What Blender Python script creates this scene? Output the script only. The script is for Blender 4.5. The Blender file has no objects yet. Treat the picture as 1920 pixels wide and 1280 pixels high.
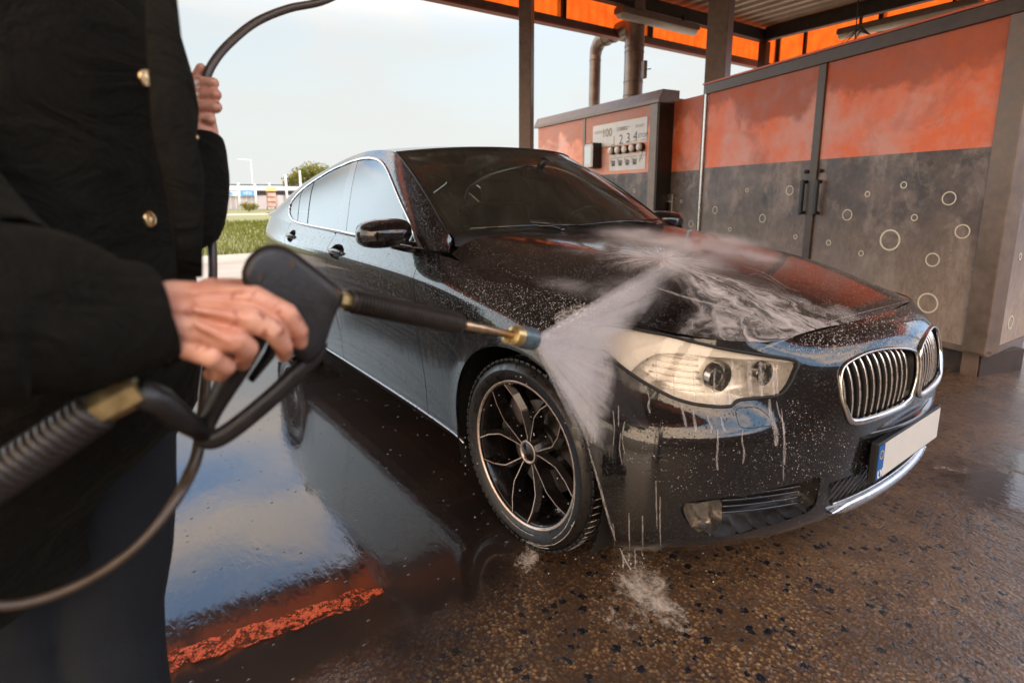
import bpy, bmesh, math, random
import numpy as np
from mathutils import Vector, Matrix
random.seed(7); RNG=np.random.default_rng(11)
SC=bpy.context.scene; COL=SC.collection
# ---------------------------------------------------------------- camera
CX,CY,CZ,YAW,PITCH,ROLL,FPX=1.487,-2.070,1.268,2.5015,0.1819,-0.003,1042.4
cd=bpy.data.cameras.new('camera'); cam=bpy.data.objects.new('camera',cd); COL.objects.link(cam); SC.camera=cam
_f=np.array([math.cos(YAW)*math.cos(PITCH),math.sin(YAW)*math.cos(PITCH),-math.sin(PITCH)])
_r=np.array([math.sin(YAW),-math.cos(YAW),0.]); _u=np.cross(_r,_f)
_r,_u=_r*math.cos(ROLL)+_u*math.sin(ROLL),-_r*math.sin(ROLL)+_u*math.cos(ROLL)
M=Matrix.Identity(4)
for i in range(3): M[i][0]=_r[i];M[i][1]=_u[i];M[i][2]=-_f[i];M[i][3]=(CX,CY,CZ)[i]
cam.matrix_world=M
cd.sensor_width=36; cd.lens=36*FPX/1920; cd.shift_y=-80/1920; cd.clip_start=.02; cd.clip_end=2000
cd.dof.use_dof=True; cd.dof.focus_distance=2.15; cd.dof.aperture_fstop=3.2
def at(px,py,depth):
    """a point seen along the pixel (px,py) of the 1920-wide view at the given distance in front of the lens"""
    return Vector(np.array([CX,CY,CZ])+depth*(_f+_r*(px-960)/FPX+_u*(560-py)/FPX))
# ---------------------------------------------------------------- sky and sun
SUN_AZ,SUN_EL=math.radians(128),math.radians(52)
w=bpy.data.worlds.new('World'); SC.world=w; w.use_nodes=True
nt=w.node_tree; nt.nodes.clear(); N=nt.nodes.new; Lk=nt.links.new
out=N('ShaderNodeOutputWorld'); bg=N('ShaderNodeBackground'); sky=N('ShaderNodeTexSky')
sky.sky_type='NISHITA'; sky.sun_disc=False; sky.sun_elevation=SUN_EL; sky.sun_rotation=math.pi/2-SUN_AZ
sky.air_density=1.0; sky.dust_density=1.6; sky.ozone_density=1.0
tc=N('ShaderNodeTexCoord'); mp=N('ShaderNodeMapping'); mp.inputs['Scale'].default_value=(1.2,1.2,4.2); mp.inputs['Rotation'].default_value=(0,0,.6)
cn=N('ShaderNodeTexNoise'); cn.inputs['Scale'].default_value=1.9; cn.inputs['Detail'].default_value=7; cn.inputs['Roughness'].default_value=.55
def MR(v,a,b):
    x=N('ShaderNodeMapRange'); x.interpolation_type='SMOOTHSTEP'; x.inputs['From Min'].default_value=a; x.inputs['From Max'].default_value=b; Lk(v,x.inputs['Value']); return x.outputs[0]
def MX(f,a,b):
    x=N('ShaderNodeMixRGB')
    for k,v in zip(('Fac','Color1','Color2'),(f,a,b)):
        if isinstance(v,float): x.inputs[k].default_value=v
        elif isinstance(v,tuple): x.inputs[k].default_value=(*v,1)
        else: Lk(v,x.inputs[k])
    return x.outputs[0]
def MM(op,a,b):
    x=N('ShaderNodeMath'); x.operation=op
    for i,v in enumerate((a,b)):
        if isinstance(v,float): x.inputs[i].default_value=v
        else: Lk(v,x.inputs[i])
    return x.outputs[0]
sx=N('ShaderNodeSeparateXYZ'); Lk(tc.outputs['Generated'],sx.inputs[0])
Lk(tc.outputs['Generated'],mp.inputs['Vector']); Lk(mp.outputs[0],cn.inputs['Vector'])
hazy=MM('SUBTRACT',1.,MR(sx.outputs[2],.24,.46))                       # low sky on the meadow side, kept dimmer than the boosted rest
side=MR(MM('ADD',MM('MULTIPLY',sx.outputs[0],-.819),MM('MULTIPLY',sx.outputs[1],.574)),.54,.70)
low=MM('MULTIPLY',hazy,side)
clear=MX(.78,sky.outputs[0],(4.2,8.0,13.6)); veil=MX(.80,sky.outputs[0],(4.6,5.0,4.9))
cloud=MX(low,(16.5,13.4,10.6),(4.9,4.95,4.8))  # cloud tone dim in view, raised and warmed elsewhere as fill
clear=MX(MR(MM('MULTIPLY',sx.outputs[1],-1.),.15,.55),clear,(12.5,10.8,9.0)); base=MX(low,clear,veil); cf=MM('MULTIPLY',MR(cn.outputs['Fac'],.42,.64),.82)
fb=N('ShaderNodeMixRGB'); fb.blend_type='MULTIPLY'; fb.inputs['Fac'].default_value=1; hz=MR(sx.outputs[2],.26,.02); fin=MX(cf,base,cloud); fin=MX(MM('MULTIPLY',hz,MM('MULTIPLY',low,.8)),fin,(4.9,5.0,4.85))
fin=MX(MM('MULTIPLY',MR(MM('MULTIPLY',sx.outputs[0],-1.),.45,.8),MM('MULTIPLY',MR(MM('MULTIPLY',sx.outputs[1],-1.),.02,.28),MM('SUBTRACT',1.,MR(sx.outputs[2],.40,.6)))),fin,(15.,17.5,19.)); Lk(fin,fb.inputs['Color1']); Lk(MX(MM('MULTIPLY',MR(MM('ADD',sx.outputs[0],MM('MULTIPLY',sx.outputs[1],-.35)),-.05,.75),1.),(1.,1.,1.),(2.6,2.32,2.05)),fb.inputs['Color2']); Lk(fb.outputs[0],bg.inputs['Color']); bg.inputs['Strength'].default_value=.10; Lk(bg.outputs[0],out.inputs['Surface'])  # sky brightened towards the front and rear left as added fill light
sl=bpy.data.lights.new('sun','SUN'); sl.energy=5.0; sl.angle=math.radians(.5); sl.color=(1,.93,.82)
so=bpy.data.objects.new('sun',sl); COL.objects.link(so)
sd=Vector((math.cos(SUN_AZ)*math.cos(SUN_EL),math.sin(SUN_AZ)*math.cos(SUN_EL),math.sin(SUN_EL)))
so.rotation_euler=sd.to_track_quat('Z','Y').to_euler()
SC.view_settings.view_transform='Standard'; SC.view_settings.look='None'; SC.view_settings.gamma=1; SC.view_settings.exposure=0.80
try:
    SC.cycles.max_bounces=8; SC.cycles.transparent_max_bounces=12; SC.cycles.use_denoising=True; SC.cycles.volume_bounces=2
except Exception: pass
# ---------------------------------------------------------------- helpers
def tag(o,label=None,cat=None,group=None,kind=None):
    if label: o['label']=label
    if cat: o['category']=cat
    if group: o['group']=group
    if kind: o['kind']=kind
    return o
def empty(name,loc=(0,0,0),label=None,cat=None,group=None,rz=0):
    o=bpy.data.objects.new(name,None); COL.objects.link(o); o.location=loc; o.rotation_euler=(0,0,rz); o.empty_display_size=.1
    return tag(o,label,cat,group)
def mobj(name,P,F,mats,parent=None,smooth=True,mi=None):
    me=bpy.data.meshes.new(name); me.from_pydata([tuple(map(float,p)) for p in P],[],[tuple(map(int,f)) for f in F])
    mats=mats if isinstance(mats,(list,tuple)) else [mats]
    for m in mats: me.materials.append(m)
    if smooth: me.polygons.foreach_set('use_smooth',[True]*len(me.polygons))
    if mi is not None: me.polygons.foreach_set('material_index',mi)
    me.update(); o=bpy.data.objects.new(name,me); COL.objects.link(o)
    if parent is not None: o.parent=parent
    return o
class MB:
    """collects shapes into ONE mesh"""
    def __init__(s): s.P=[];s.F=[];s.M=[]
    def add(s,P,F,m=0):
        b=len(s.P); s.P+= [tuple(p) for p in P]; s.F+=[tuple(i+b for i in f) for f in F]; s.M+=[m]*len(F); return s
    def box(s,c,d,m=0,R=None,bev=0.):
        x,y,z=[v/2 for v in d]; P=[(a*x,b*y,e*z) for a in(-1,1) for b in(-1,1) for e in(-1,1)]
        F=[(0,1,3,2),(4,6,7,5),(0,4,5,1),(2,3,7,6),(0,2,6,4),(1,5,7,3)]
        if bev>0:
            bm=bmesh.new(); vs=[bm.verts.new(p) for p in P]
            for f in F: bm.faces.new([vs[i] for i in f])
            bmesh.ops.bevel(bm,geom=bm.edges[:],offset=min(bev,.45*min(d)),segments=2,affect='EDGES',profile=.5)
            bm.verts.index_update(); P=[tuple(v.co) for v in bm.verts]; F=[tuple(v.index for v in f.verts) for f in bm.faces]; bm.free()
        c=Vector(c); P=[(R@Vector(p) if R is not None else Vector(p))+c for p in P]; return s.add(P,F,m)
    def prism(s,poly,z0,z1,m=0,X=None):
        """polygon (x,y) list extruded z0..z1; X maps a Vector"""
        n=len(poly); P=[Vector((x,y,z0)) for x,y in poly]+[Vector((x,y,z1)) for x,y in poly]
        F=[tuple(range(n-1,-1,-1)),tuple(range(n,2*n))]+[(i,(i+1)%n,(i+1)%n+n,i+n) for i in range(n)]
        if X: P=[X(p) for p in P]
        return s.add(P,F,m)
    def tube(s,pts,rad,n=10,m=0,closed=False,cap=True,sx=1.,up=None):
        pts=[Vector(p) for p in pts]; N_=len(pts); rad=rad if hasattr(rad,'__len__') else [rad]*N_
        P=[];F=[]; prev=None
        for i,p in enumerate(pts):
            a=pts[(i-1)%N_] if (closed or i>0) else p; b=pts[(i+1)%N_] if (closed or i<N_-1) else p
            t=(b-a).normalized()
            if prev is None:
                q=Vector(up) if up is not None else (Vector((0,0,1)) if abs(t.z)<.9 else Vector((1,0,0)))
                nrm=(q-t*q.dot(t)).normalized()
            else: nrm=(prev-t*prev.dot(t)).normalized()
            prev=nrm; bn=t.cross(nrm)
            for k in range(n):
                an=2*math.pi*k/n; P.append(p+(nrm*math.cos(an)+bn*math.sin(an)*sx)*rad[i])
        for i in range(N_ if closed else N_-1):
            for k in range(n):
                F.append((i*n+k,i*n+(k+1)%n,((i+1)%N_)*n+(k+1)%n,((i+1)%N_)*n+k))
        if cap and not closed: F+= [tuple(range(n-1,-1,-1)),tuple((N_-1)*n+k for k in range(n))]
        return s.add(P,F,m)
    def lathe(s,prof,n=48,m=0,X=None,closed=False):
        """profile (r,a): radius r at axial position a, axis = local y"""
        P=[];F=[];k=len(prof)
        for i in range(n):
            an=2*math.pi*i/n
            for r_,a_ in prof: P.append(Vector((r_*math.cos(an),a_,r_*math.sin(an))))
        for i in range(n):
            for j in range(k if closed else k-1):
                j2=(j+1)%k; i2=(i+1)%n; F.append((i*k+j,i2*k+j,i2*k+j2,i*k+j2))
        if X: P=[X(p) for p in P]
        return s.add(P,F,m)
    def ball(s,c,r,m=0,n=10,sc=(1,1,1)):
        P=[];F=[]
        for i in range(n+1):
            th=math.pi*i/n
            for j in range(2*n):
                ph=math.pi*j/n; P.append((c[0]+r*sc[0]*math.sin(th)*math.cos(ph),c[1]+r*sc[1]*math.sin(th)*math.sin(ph),c[2]+r*sc[2]*math.cos(th)))
        for i in range(n):
            for j in range(2*n): F.append((i*2*n+j,(i+1)*2*n+j,(i+1)*2*n+(j+1)%(2*n),i*2*n+(j+1)%(2*n)))
        return s.add(P,F,m)
    def build(s,name,mats,parent=None,smooth=False,auto=None):
        o=mobj(name,s.P,s.F,mats,parent,smooth,s.M)
        if auto is not None: sharp(o,auto)
        return o
def sharp(o,deg):
    me=o.data; bm=bmesh.new(); bm.from_mesh(me); bmesh.ops.remove_doubles(bm,verts=bm.verts,dist=1e-6); bmesh.ops.recalc_face_normals(bm,faces=bm.faces)
    a=math.radians(deg)
    for e in bm.edges:
        if len(e.link_faces)==2 and e.calc_face_angle(0)>a: e.smooth=False
    for f in bm.faces: f.smooth=True
    bm.to_mesh(me); bm.free()
def fixn(o):
    bm=bmesh.new(); bm.from_mesh(o.data); bmesh.ops.recalc_face_normals(bm,faces=bm.faces); bm.to_mesh(o.data); bm.free()
# ---- materials
class NT:
    def __init__(s,name):
        s.m=bpy.data.materials.new(name); s.m.use_nodes=True; s.t=s.m.node_tree; s.t.nodes.clear()
        s.out=s.n('ShaderNodeOutputMaterial')
    def n(s,t,**k):
        x=s.t.nodes.new(t)
        for a,b in k.items():
            if a.startswith('i_'): x.inputs[a[2:].replace('_',' ')].default_value=b
            else: setattr(x,a,b)
        return x
    def l(s,a,b): s.t.links.new(a,b)
    def coord(s,kind='Object',scale=(1,1,1),rot=(0,0,0)):
        c=s.n('ShaderNodeTexCoord'); m=s.n('ShaderNodeMapping'); m.inputs['Scale'].default_value=scale; m.inputs['Rotation'].default_value=rot
        s.l(c.outputs[kind],m.inputs['Vector']); return m.outputs[0]
    def pos(s,scale=(1,1,1),rot=(0,0,0),loc=(0,0,0)):
        c=s.n('ShaderNodeNewGeometry'); m=s.n('ShaderNodeMapping'); m.inputs['Scale'].default_value=scale; m.inputs['Rotation'].default_value=rot; m.inputs['Location'].default_value=loc
        s.l(c.outputs['Position'],m.inputs['Vector']); return m.outputs[0]
    def noise(s,vec,scale,detail=4,rough=.55,dist=0.):
        x=s.n('ShaderNodeTexNoise'); x.inputs['Scale'].default_value=scale; x.inputs['Detail'].default_value=detail; x.inputs['Roughness'].default_value=rough; x.inputs['Distortion'].default_value=dist
        if vec is not None: s.l(vec,x.inputs['Vector'])
        return x.outputs['Fac']
    def ramp(s,fac,stops):
        x=s.n('ShaderNodeValToRGB'); e=x.color_ramp.elements
        while len(e)<len(stops): e.new(.5)
        for q,(p,c) in zip(e,stops): q.position=p; q.color=(*c,1) if len(c)==3 else c
        s.l(fac,x.inputs[0]); return x.outputs[0]
    def rng(s,v,a,b,c=0.,d=1.):
        x=s.n('ShaderNodeMapRange'); x.clamp=True
        for k,q in zip(('From Min','From Max','To Min','To Max'),(a,b,c,d)):
            if isinstance(q,(int,float)): x.inputs[k].default_value=q
            else: s.l(q,x.inputs[k])
        s.l(v,x.inputs['Value']); return x.outputs[0]
    def math(s,op,a,b=None,c=None):
        x=s.n('ShaderNodeMath',operation=op)
        for i,v in enumerate((a,b,c)):
            if v is None: continue
            if isinstance(v,(int,float)): x.inputs[i].default_value=v
            else: s.l(v,x.inputs[i])
        return x.outputs[0]
    def mix(s,f,a,b,mode='MIX'):
        x=s.n('ShaderNodeMixRGB',blend_type=mode)
        for k,v in zip(('Fac','Color1','Color2'),(f,a,b)):
            if isinstance(v,(int,float)): x.inputs[k].default_value=v
            elif isinstance(v,tuple): x.inputs[k].default_value=(*v,1) if len(v)==3 else v
            else: s.l(v,x.inputs[k])
        return x.outputs[0]
    def bsdf(s,**k):
        b=s.n('ShaderNodeBsdfPrincipled')
        for a,v in k.items():
            i=b.inputs[a.replace('_',' ')]
            if isinstance(v,(int,float)): i.default_value=v
            elif isinstance(v,tuple): i.default_value=(*v,1) if len(v)==3 else v
            else: s.l(v,i)
        return b
    def bump(s,h,strength=.3,dist=.01,prev=None):
        x=s.n('ShaderNodeBump'); x.inputs['Strength'].default_value=strength; x.inputs['Distance'].default_value=dist; s.l(h,x.inputs['Height'])
        if prev is not None: s.l(prev,x.inputs['Normal'])
        return x.outputs[0]
    def fin(s,b): s.l(b.outputs[0],s.out.inputs['Surface']); return s.m
def simple(name,col,rough=.5,metal=0.,var=.0,bump=0.,scale=30,coat=0.,spec=.5):
    t=NT(name); kw=dict(Roughness=rough,Metallic=metal)
    if var>0:
        n1=t.noise(t.pos(),scale,5,.6); c=t.mix(t.rng(n1,.3,.7),tuple(v*(1-var) for v in col),tuple(min(1,v*(1+var)) for v in col)); kw['Base_Color']=c
        kw['Roughness']=t.rng(n1,.3,.7,max(rough-.08,.02),min(rough+.1,1))
    else: kw['Base_Color']=col
    if bump>0: kw['Normal']=t.bump(t.noise(t.pos(),scale*4,4),bump,.004)
    b=t.bsdf(**kw); b.inputs['Coat Weight'].default_value=coat; b.inputs['Coat Roughness'].default_value=.05; b.inputs['Specular IOR Level'].default_value=spec
    return t.fin(b)
# ---------------------------------------------------------------- car surfaces (metres, x forward, y left, z up)
def bspl_w(n, sub):
    """rows of weights evaluating a uniform cubic B-spline through clamped ends"""
    t=np.linspace(0,n-1,(n-1)*sub+1); W=np.zeros((len(t),n)); 
    for k,tt in enumerate(t):
        i=min(int(tt),n-2); f=tt-i
        b=[(1-f)**3/6,(3*f**3-6*f*f+4)/6,(-3*f**3+3*f*f+3*f+1)/6,f**3/6]
        for j,w in zip((i-1,i,i+1,i+2),b):
            if j<0: W[k,0]+=2*w; W[k,1]-=w
            elif j>n-1: W[k,n-1]+=2*w; W[k,n-2]-=w
            else: W[k,j]+=w
    return t,W
class Sh:
    """polygon sheet: P positions, Q params(u,v), F faces"""
    def __init__(s,P,Q,F): s.P=np.asarray(P,float); s.Q=np.asarray(Q,float); s.F=F
def surf(net,su,sv,u0=0.0):
    net=np.asarray(net,float); a,b=net.shape[:2]
    tu,Wu=bspl_w(a,su); tv,Wv=bspl_w(b,sv)
    P=np.einsum('ia,abk,jb->ijk',Wu,net,Wv)
    n,m=P.shape[:2]; U,V=np.meshgrid(tu+u0,tv,indexing='ij')
    F=[(i*m+j,(i+1)*m+j,(i+1)*m+j+1,i*m+j+1) for i in range(n-1) for j in range(m-1)]
    return Sh(P.reshape(-1,3),np.stack([U,V],-1).reshape(-1,2),F)
def clip(sh,s,level=0.0):
    """part of the sheet where s<=level"""
    s=np.asarray(s)-level; P=[];Q=[];F=[];mp={};me={}
    def vv(i):
        if i not in mp: mp[i]=len(P);P.append(sh.P[i]);Q.append(sh.Q[i])
        return mp[i]
    ins=s<=0
    for f in sh.F:
        k=[ins[i] for i in f]
        if all(k): F.append(tuple(vv(i) for i in f)); continue
        if not any(k): continue
        o=[]
        for a in range(len(f)):
            i,j=f[a],f[(a+1)%len(f)]
            if ins[i]: o.append(vv(i))
            if ins[i]!=ins[j]:
                key=(min(i,j),max(i,j))
                if key not in me:
                    i_,j_=key; t=s[i_]/(s[i_]-s[j_]); t=min(max(t,1e-3),1-1e-3)
                    me[key]=len(P); P.append(sh.P[i_]*(1-t)+sh.P[j_]*t); Q.append(sh.Q[i_]*(1-t)+sh.Q[j_]*t)
                o.append(me[key])
        if len(o)>=3: F.append(tuple(o))
    if not P: return Sh(np.zeros((0,3)),np.zeros((0,2)),[])
    return Sh(P,Q,F)
def crv(pts,closed=True,n=8):
    """Catmull-Rom through points"""
    p=np.asarray(pts,float); N=len(p); out=[]
    for i in range(N if closed else N-1):
        g=(lambda k:p[k%N]) if closed else (lambda k:p[min(max(k,0),N-1)])
        a,b,c,d=g(i-1),g(i),g(i+1),g(i+2)
        for t in np.arange(n)/n:
            out.append(.5*((2*b)+(c-a)*t+(2*a-5*b+4*c-d)*t*t+(-a+3*b-3*c+d)*t**3))
    if not closed: out.append(p[-1])
    return np.array(out)
def inside(Q,poly):
    x,y=Q[:,0],Q[:,1]; r=np.zeros(len(Q),bool); px,py=poly[:,0],poly[:,1]
    for i in range(len(poly)):
        j=i-1; c=(py[i]>y)!=(py[j]>y)
        with np.errstate(divide='ignore',invalid='ignore'): xx=(px[j]-px[i])*(y-py[i])/(py[j]-py[i])+px[i]
        r^=c&(x<xx)
    return r
def surf_at(sh0,q):
    """positions on the full sheet sh0 (regular grid) at params q by bilinear look-up"""
    g=sh0.grid; q=np.asarray(q,float); nu,nv=g['n']
    a=(q[:,0]-g['u0'])*g['su']; b=q[:,1]*g['sv']
    a=np.clip(a,0,nu-1.001); b=np.clip(b,0,nv-1.001); i=a.astype(int); j=b.astype(int); a=(a-i)[:,None]; b=(b-j)[:,None]
    P=sh0.P.reshape(nu,nv,3)
    return P[i,j]*(1-a)*(1-b)+P[i+1,j]*a*(1-b)+P[i,j+1]*(1-a)*b+P[i+1,j+1]*a*b
def seg_dist(P,poly,closed=True):
    d=np.full(len(P),1e9); N=len(poly)
    for i in range(N if closed else N-1):
        a=poly[i]; b=poly[(i+1)%N]; e=b-a; L=e@e
        if L<1e-14: continue
        t=np.clip((P-a)@e/L,0,1)[:,None]; d=np.minimum(d,np.linalg.norm(P-(a+t*e),axis=1))
    return d
def sd_region(sh,full,outline):
    """signed metric distance (negative inside) to a closed outline given in params"""
    poly=np.asarray(outline,float); p3=surf_at(full,poly)
    ins=inside(sh.Q,poly)
    lo=p3.min(0)-.25; hi=p3.max(0)+.25; near=((sh.P>lo)&(sh.P<hi)).all(1)
    d=np.full(len(sh.P),.25); d[near]=seg_dist(sh.P[near],p3)
    return np.where(ins,-d,d)
def mkfull(net,su,sv,u0=0.):
    sh=surf(net,su,sv,u0); a,b=np.asarray(net).shape[:2]
    sh.grid=dict(u0=u0,su=su,sv=sv,n=((a-1)*su+1,(b-1)*sv+1)); return sh

# ---- lower body wrap: columns nose -> side -> tail, rows sill -> shoulder
FR=[ # c0..c7 : list of (x,|y|,z)
 [(.745,0,.19),(.79,0,.235),(.862,0,.30),(.872,0,.42),(.882,0,.53),(.888,0,.60),(.893,0,.66),(.893,0,.73),(.884,0,.79),(.842,0,.848),(.757,0,.874)],
 [(.742,.2,.19),(.78,.2,.235),(.855,.2,.30),(.865,.2,.42),(.874,.2,.53),(.880,.2,.60),(.884,.2,.66),(.882,.2,.73),(.868,.2,.79),(.822,.2,.848),(.748,.2,.870)],
 [(.70,.4,.19),(.745,.4,.235),(.825,.4,.30),(.84,.4,.42),(.848,.4,.53),(.850,.4,.60),(.848,.4,.66),(.838,.4,.725),(.822,.4,.785),(.782,.39,.835),(.722,.38,.863)],
 [(.65,.55,.19),(.705,.55,.235),(.77,.55,.30),(.785,.55,.42),(.79,.55,.53),(.788,.55,.605),(.768,.55,.65),(.748,.54,.71),(.735,.53,.765),(.718,.54,.82),(.69,.55,.855)],
 [(.575,.70,.19),(.63,.70,.235),(.70,.70,.30),(.715,.70,.42),(.716,.70,.53),(.712,.70,.610),(.675,.69,.645),(.635,.69,.70),(.615,.69,.755),(.604,.68,.81),(.60,.672,.855)],
 [(.50,.81,.19),(.56,.82,.235),(.61,.82,.30),(.62,.82,.42),(.615,.82,.53),(.60,.82,.612),(.55,.80,.645),(.495,.79,.70),(.465,.785,.76),(.44,.775,.825),(.42,.757,.874)],
 [(.42,.89,.19),(.48,.91,.235),(.49,.92,.30),(.485,.922,.42),(.465,.922,.53),(.435,.912,.62),(.39,.895,.66),(.345,.885,.715),(.31,.872,.775),(.27,.85,.855),(.24,.82,.918)],
 [(.27,.90,.19),(.28,.94,.235),(.28,.95,.30),(.27,.952,.42),(.25,.952,.53),(.235,.948,.62),(.20,.945,.68),(.17,.942,.76),(.13,.93,.83),(.10,.89,.89),(.08,.832,.937)],
]
SD=[ # side columns: x, z row, y row
 (-.10,(.20,.25,.30,.42,.53,.62,.70,.79,.857,.905,.953),(.88,.935,.941,.945,.948,.951,.953,.953,.940,.893,.834)),
 (-.40,(.20,.25,.30,.42,.53,.63,.73,.83,.900,.940,.980),(.87,.915,.922,.928,.936,.944,.951,.956,.945,.893,.834)),
 (-.68,(.20,.26,.31,.42,.53,.64,.75,.86,.922,.972,1.030),(.87,.905,.912,.919,.928,.938,.948,.957,.949,.908,.878)),
 (-1.2,(.20,.26,.31,.42,.53,.64,.75,.87,.930,.985,1.034),(.865,.898,.905,.913,.923,.934,.946,.957,.950,.915,.896)),
 (-1.9,(.20,.26,.31,.42,.53,.64,.76,.88,.940,.998,1.054),(.865,.898,.905,.913,.923,.934,.947,.958,.951,.916,.890)),
 (-2.5,(.20,.26,.31,.42,.53,.65,.77,.89,.952,1.010,1.066),(.87,.905,.912,.920,.930,.941,.952,.960,.952,.918,.888)),
 (-3.07,(.20,.26,.31,.42,.53,.65,.78,.90,.965,1.025,1.083),(.88,.93,.945,.952,.956,.958,.959,.957,.948,.914,.880)),
 (-3.6,(.22,.28,.33,.44,.55,.67,.80,.92,.985,1.045,1.107),(.82,.87,.88,.89,.90,.905,.908,.906,.895,.865,.836)),
 (-3.98,(.24,.30,.35,.46,.57,.69,.82,.94,1.005,1.06,1.12),(.76,.81,.82,.83,.835,.84,.845,.845,.835,.81,.785)),
]
RE=[[(-4.06,.5,.25),(-4.12,.5,.30),(-4.14,.5,.35),(-4.15,.5,.46),(-4.15,.5,.57),(-4.12,.5,.69),(-4.10,.5,.82),(-4.09,.5,.94),(-4.08,.5,1.005),(-4.08,.5,1.06),(-4.09,.5,1.12)],
    [(-4.10,0,.25),(-4.16,0,.30),(-4.18,0,.35),(-4.19,0,.46),(-4.19,0,.57),(-4.16,0,.69),(-4.14,0,.82),(-4.13,0,.94),(-4.12,0,1.005),(-4.12,0,1.06),(-4.13,0,1.12)]]
halfW=FR+[[(x,y,z) for z,y in zip(zz,yy)] for x,zz,yy in SD]+RE
NW=len(halfW)
def mir(col): return [(x,-y,z) for x,y,z in col]
netW=[mir(c) for c in halfW[:0:-1]]+halfW            # u from -(NW-1) .. NW-1, u<0 : car's right side (y<0)
Wf=mkfull(netW,12,9,-(NW-1))

# ---- hood: rows nose -> cowl, columns right edge -> left edge
HD=[((.747,.868),(.684,.553,.852),2.4),((.62,.924),(.585,.672,.853),2.6),((.45,.966),(.41,.760,.876),3.0),((.25,1.006),(.225,.822,.920),3.4),((0,1.044),(-.03,.835,.946),4.2),
    ((-.2,1.069),(-.26,.837,.964),5.5),((-.34,1.085),(-.43,.836,.978),7.5),((-.44,1.094),(-.54,.834,.994),10),((-.50,1.098),(-.61,.834,1.022),13)]
FH=[0,.2,.4,.55,.7,.82,.91,.965,1.0]
netH=[]
for (xc,zc),(xe,ye,ze),p in HD:
    row=[]
    for f in FH:
        z=zc-(zc-ze)*f**p+.010*math.exp(-((f-.60)/.14)**2)*(1-.3*(xc>.5))
        row.append((xc+(xe-xc)*f**2,ye*f,z))
    netH.append([(x,-y,z) for x,y,z in row[:0:-1]]+row)
Hf=mkfull(netH,12,8)       # v: 0..16, centre 8

# ---- greenhouse side (x along, t from belt to rail / windshield edge)
ST=[ # belt B, top T
 ((-.635,.834,1.028),(-.640,.818,1.086)),((-.73,.884,1.032),(-.74,.775,1.106)),((-.86,.893,1.034),(-.93,.748,1.230)),((-1.0,.894,1.036),(-1.12,.720,1.345)),
 ((-1.25,.895,1.038),(-1.32,.688,1.444)),((-1.5,.893,1.046),(-1.50,.655,1.514)),((-1.75,.890,1.052),(-1.77,.632,1.552)),((-2.1,.888,1.058),(-2.12,.622,1.556)),
 ((-2.5,.886,1.066),(-2.52,.628,1.508)),((-2.9,.882,1.076),(-2.92,.652,1.440)),((-3.2,.872,1.088),(-3.24,.690,1.362)),((-3.5,.85,1.102),(-3.56,.715,1.258)),
 ((-3.8,.822,1.115),(-3.84,.70,1.172)),((-3.98,.785,1.12),(-4.0,.69,1.145))]
TT=[0,.2,.4,.6,.78,.92,1.0]
def sidecol(B,T,flat,rr=0.):
    o=[]
    for t in TT:
        k=(.78-.14*rr)*t+(.22+.14*rr)*t**4 if not flat else t
        o.append((B[0]+(T[0]-B[0])*t, B[1]+(T[1]-B[1])*k, B[2]+(T[2]-B[2])*t))
    return o
halfS=[sidecol(B,T,i<2,min(max((i-7)/3,0),1)) for i,(B,T) in enumerate(ST)]
SfL=mkfull(halfS,14,12); SfR=mkfull([mir(c) for c in halfS],14,12)

# ---- windshield: rows base -> header, columns right -> left
edge=[ST[1][1],ST[2][1],ST[3][1],ST[4][1],ST[5][1]]
cen=[(-.545,1.106),(-.71,1.235),(-.865,1.343),(-1.02,1.447),(-1.19,1.543)]
WF=[0,.25,.5,.72,.88,1.0]; netG=[]
for (xc,zc),(xe,ye,ze) in zip(cen,edge):
    row=[(xc+(xe-xc)*f**2.6,ye*(f*1.04-.04*f**3),zc+(ze-zc)*f**2.4) for f in WF]
    netG.append([(x,-y,z) for x,y,z in row[:0:-1]]+row)
Gf=mkfull(netG,16,12)      # v centre 5

# ---- roof and tailgate
rc=[(-1.19,1.543),(-1.52,1.582),(-2.0,1.600),(-2.5,1.572),(-2.9,1.508),(-3.22,1.428),(-3.57,1.312),(-3.88,1.212),(-4.06,1.160)]
netR=[]
for (xc,zc),(B,T) in zip(rc,ST[5:]):
    row=[(xc+(T[0]-xc)*f**2,T[1]*f,zc+(T[2]-zc)*f**2.4) for f in WF]
    netR.append([(x,-y,z) for x,y,z in row[:0:-1]]+row)
Rf=mkfull(netR,12,8)
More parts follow.
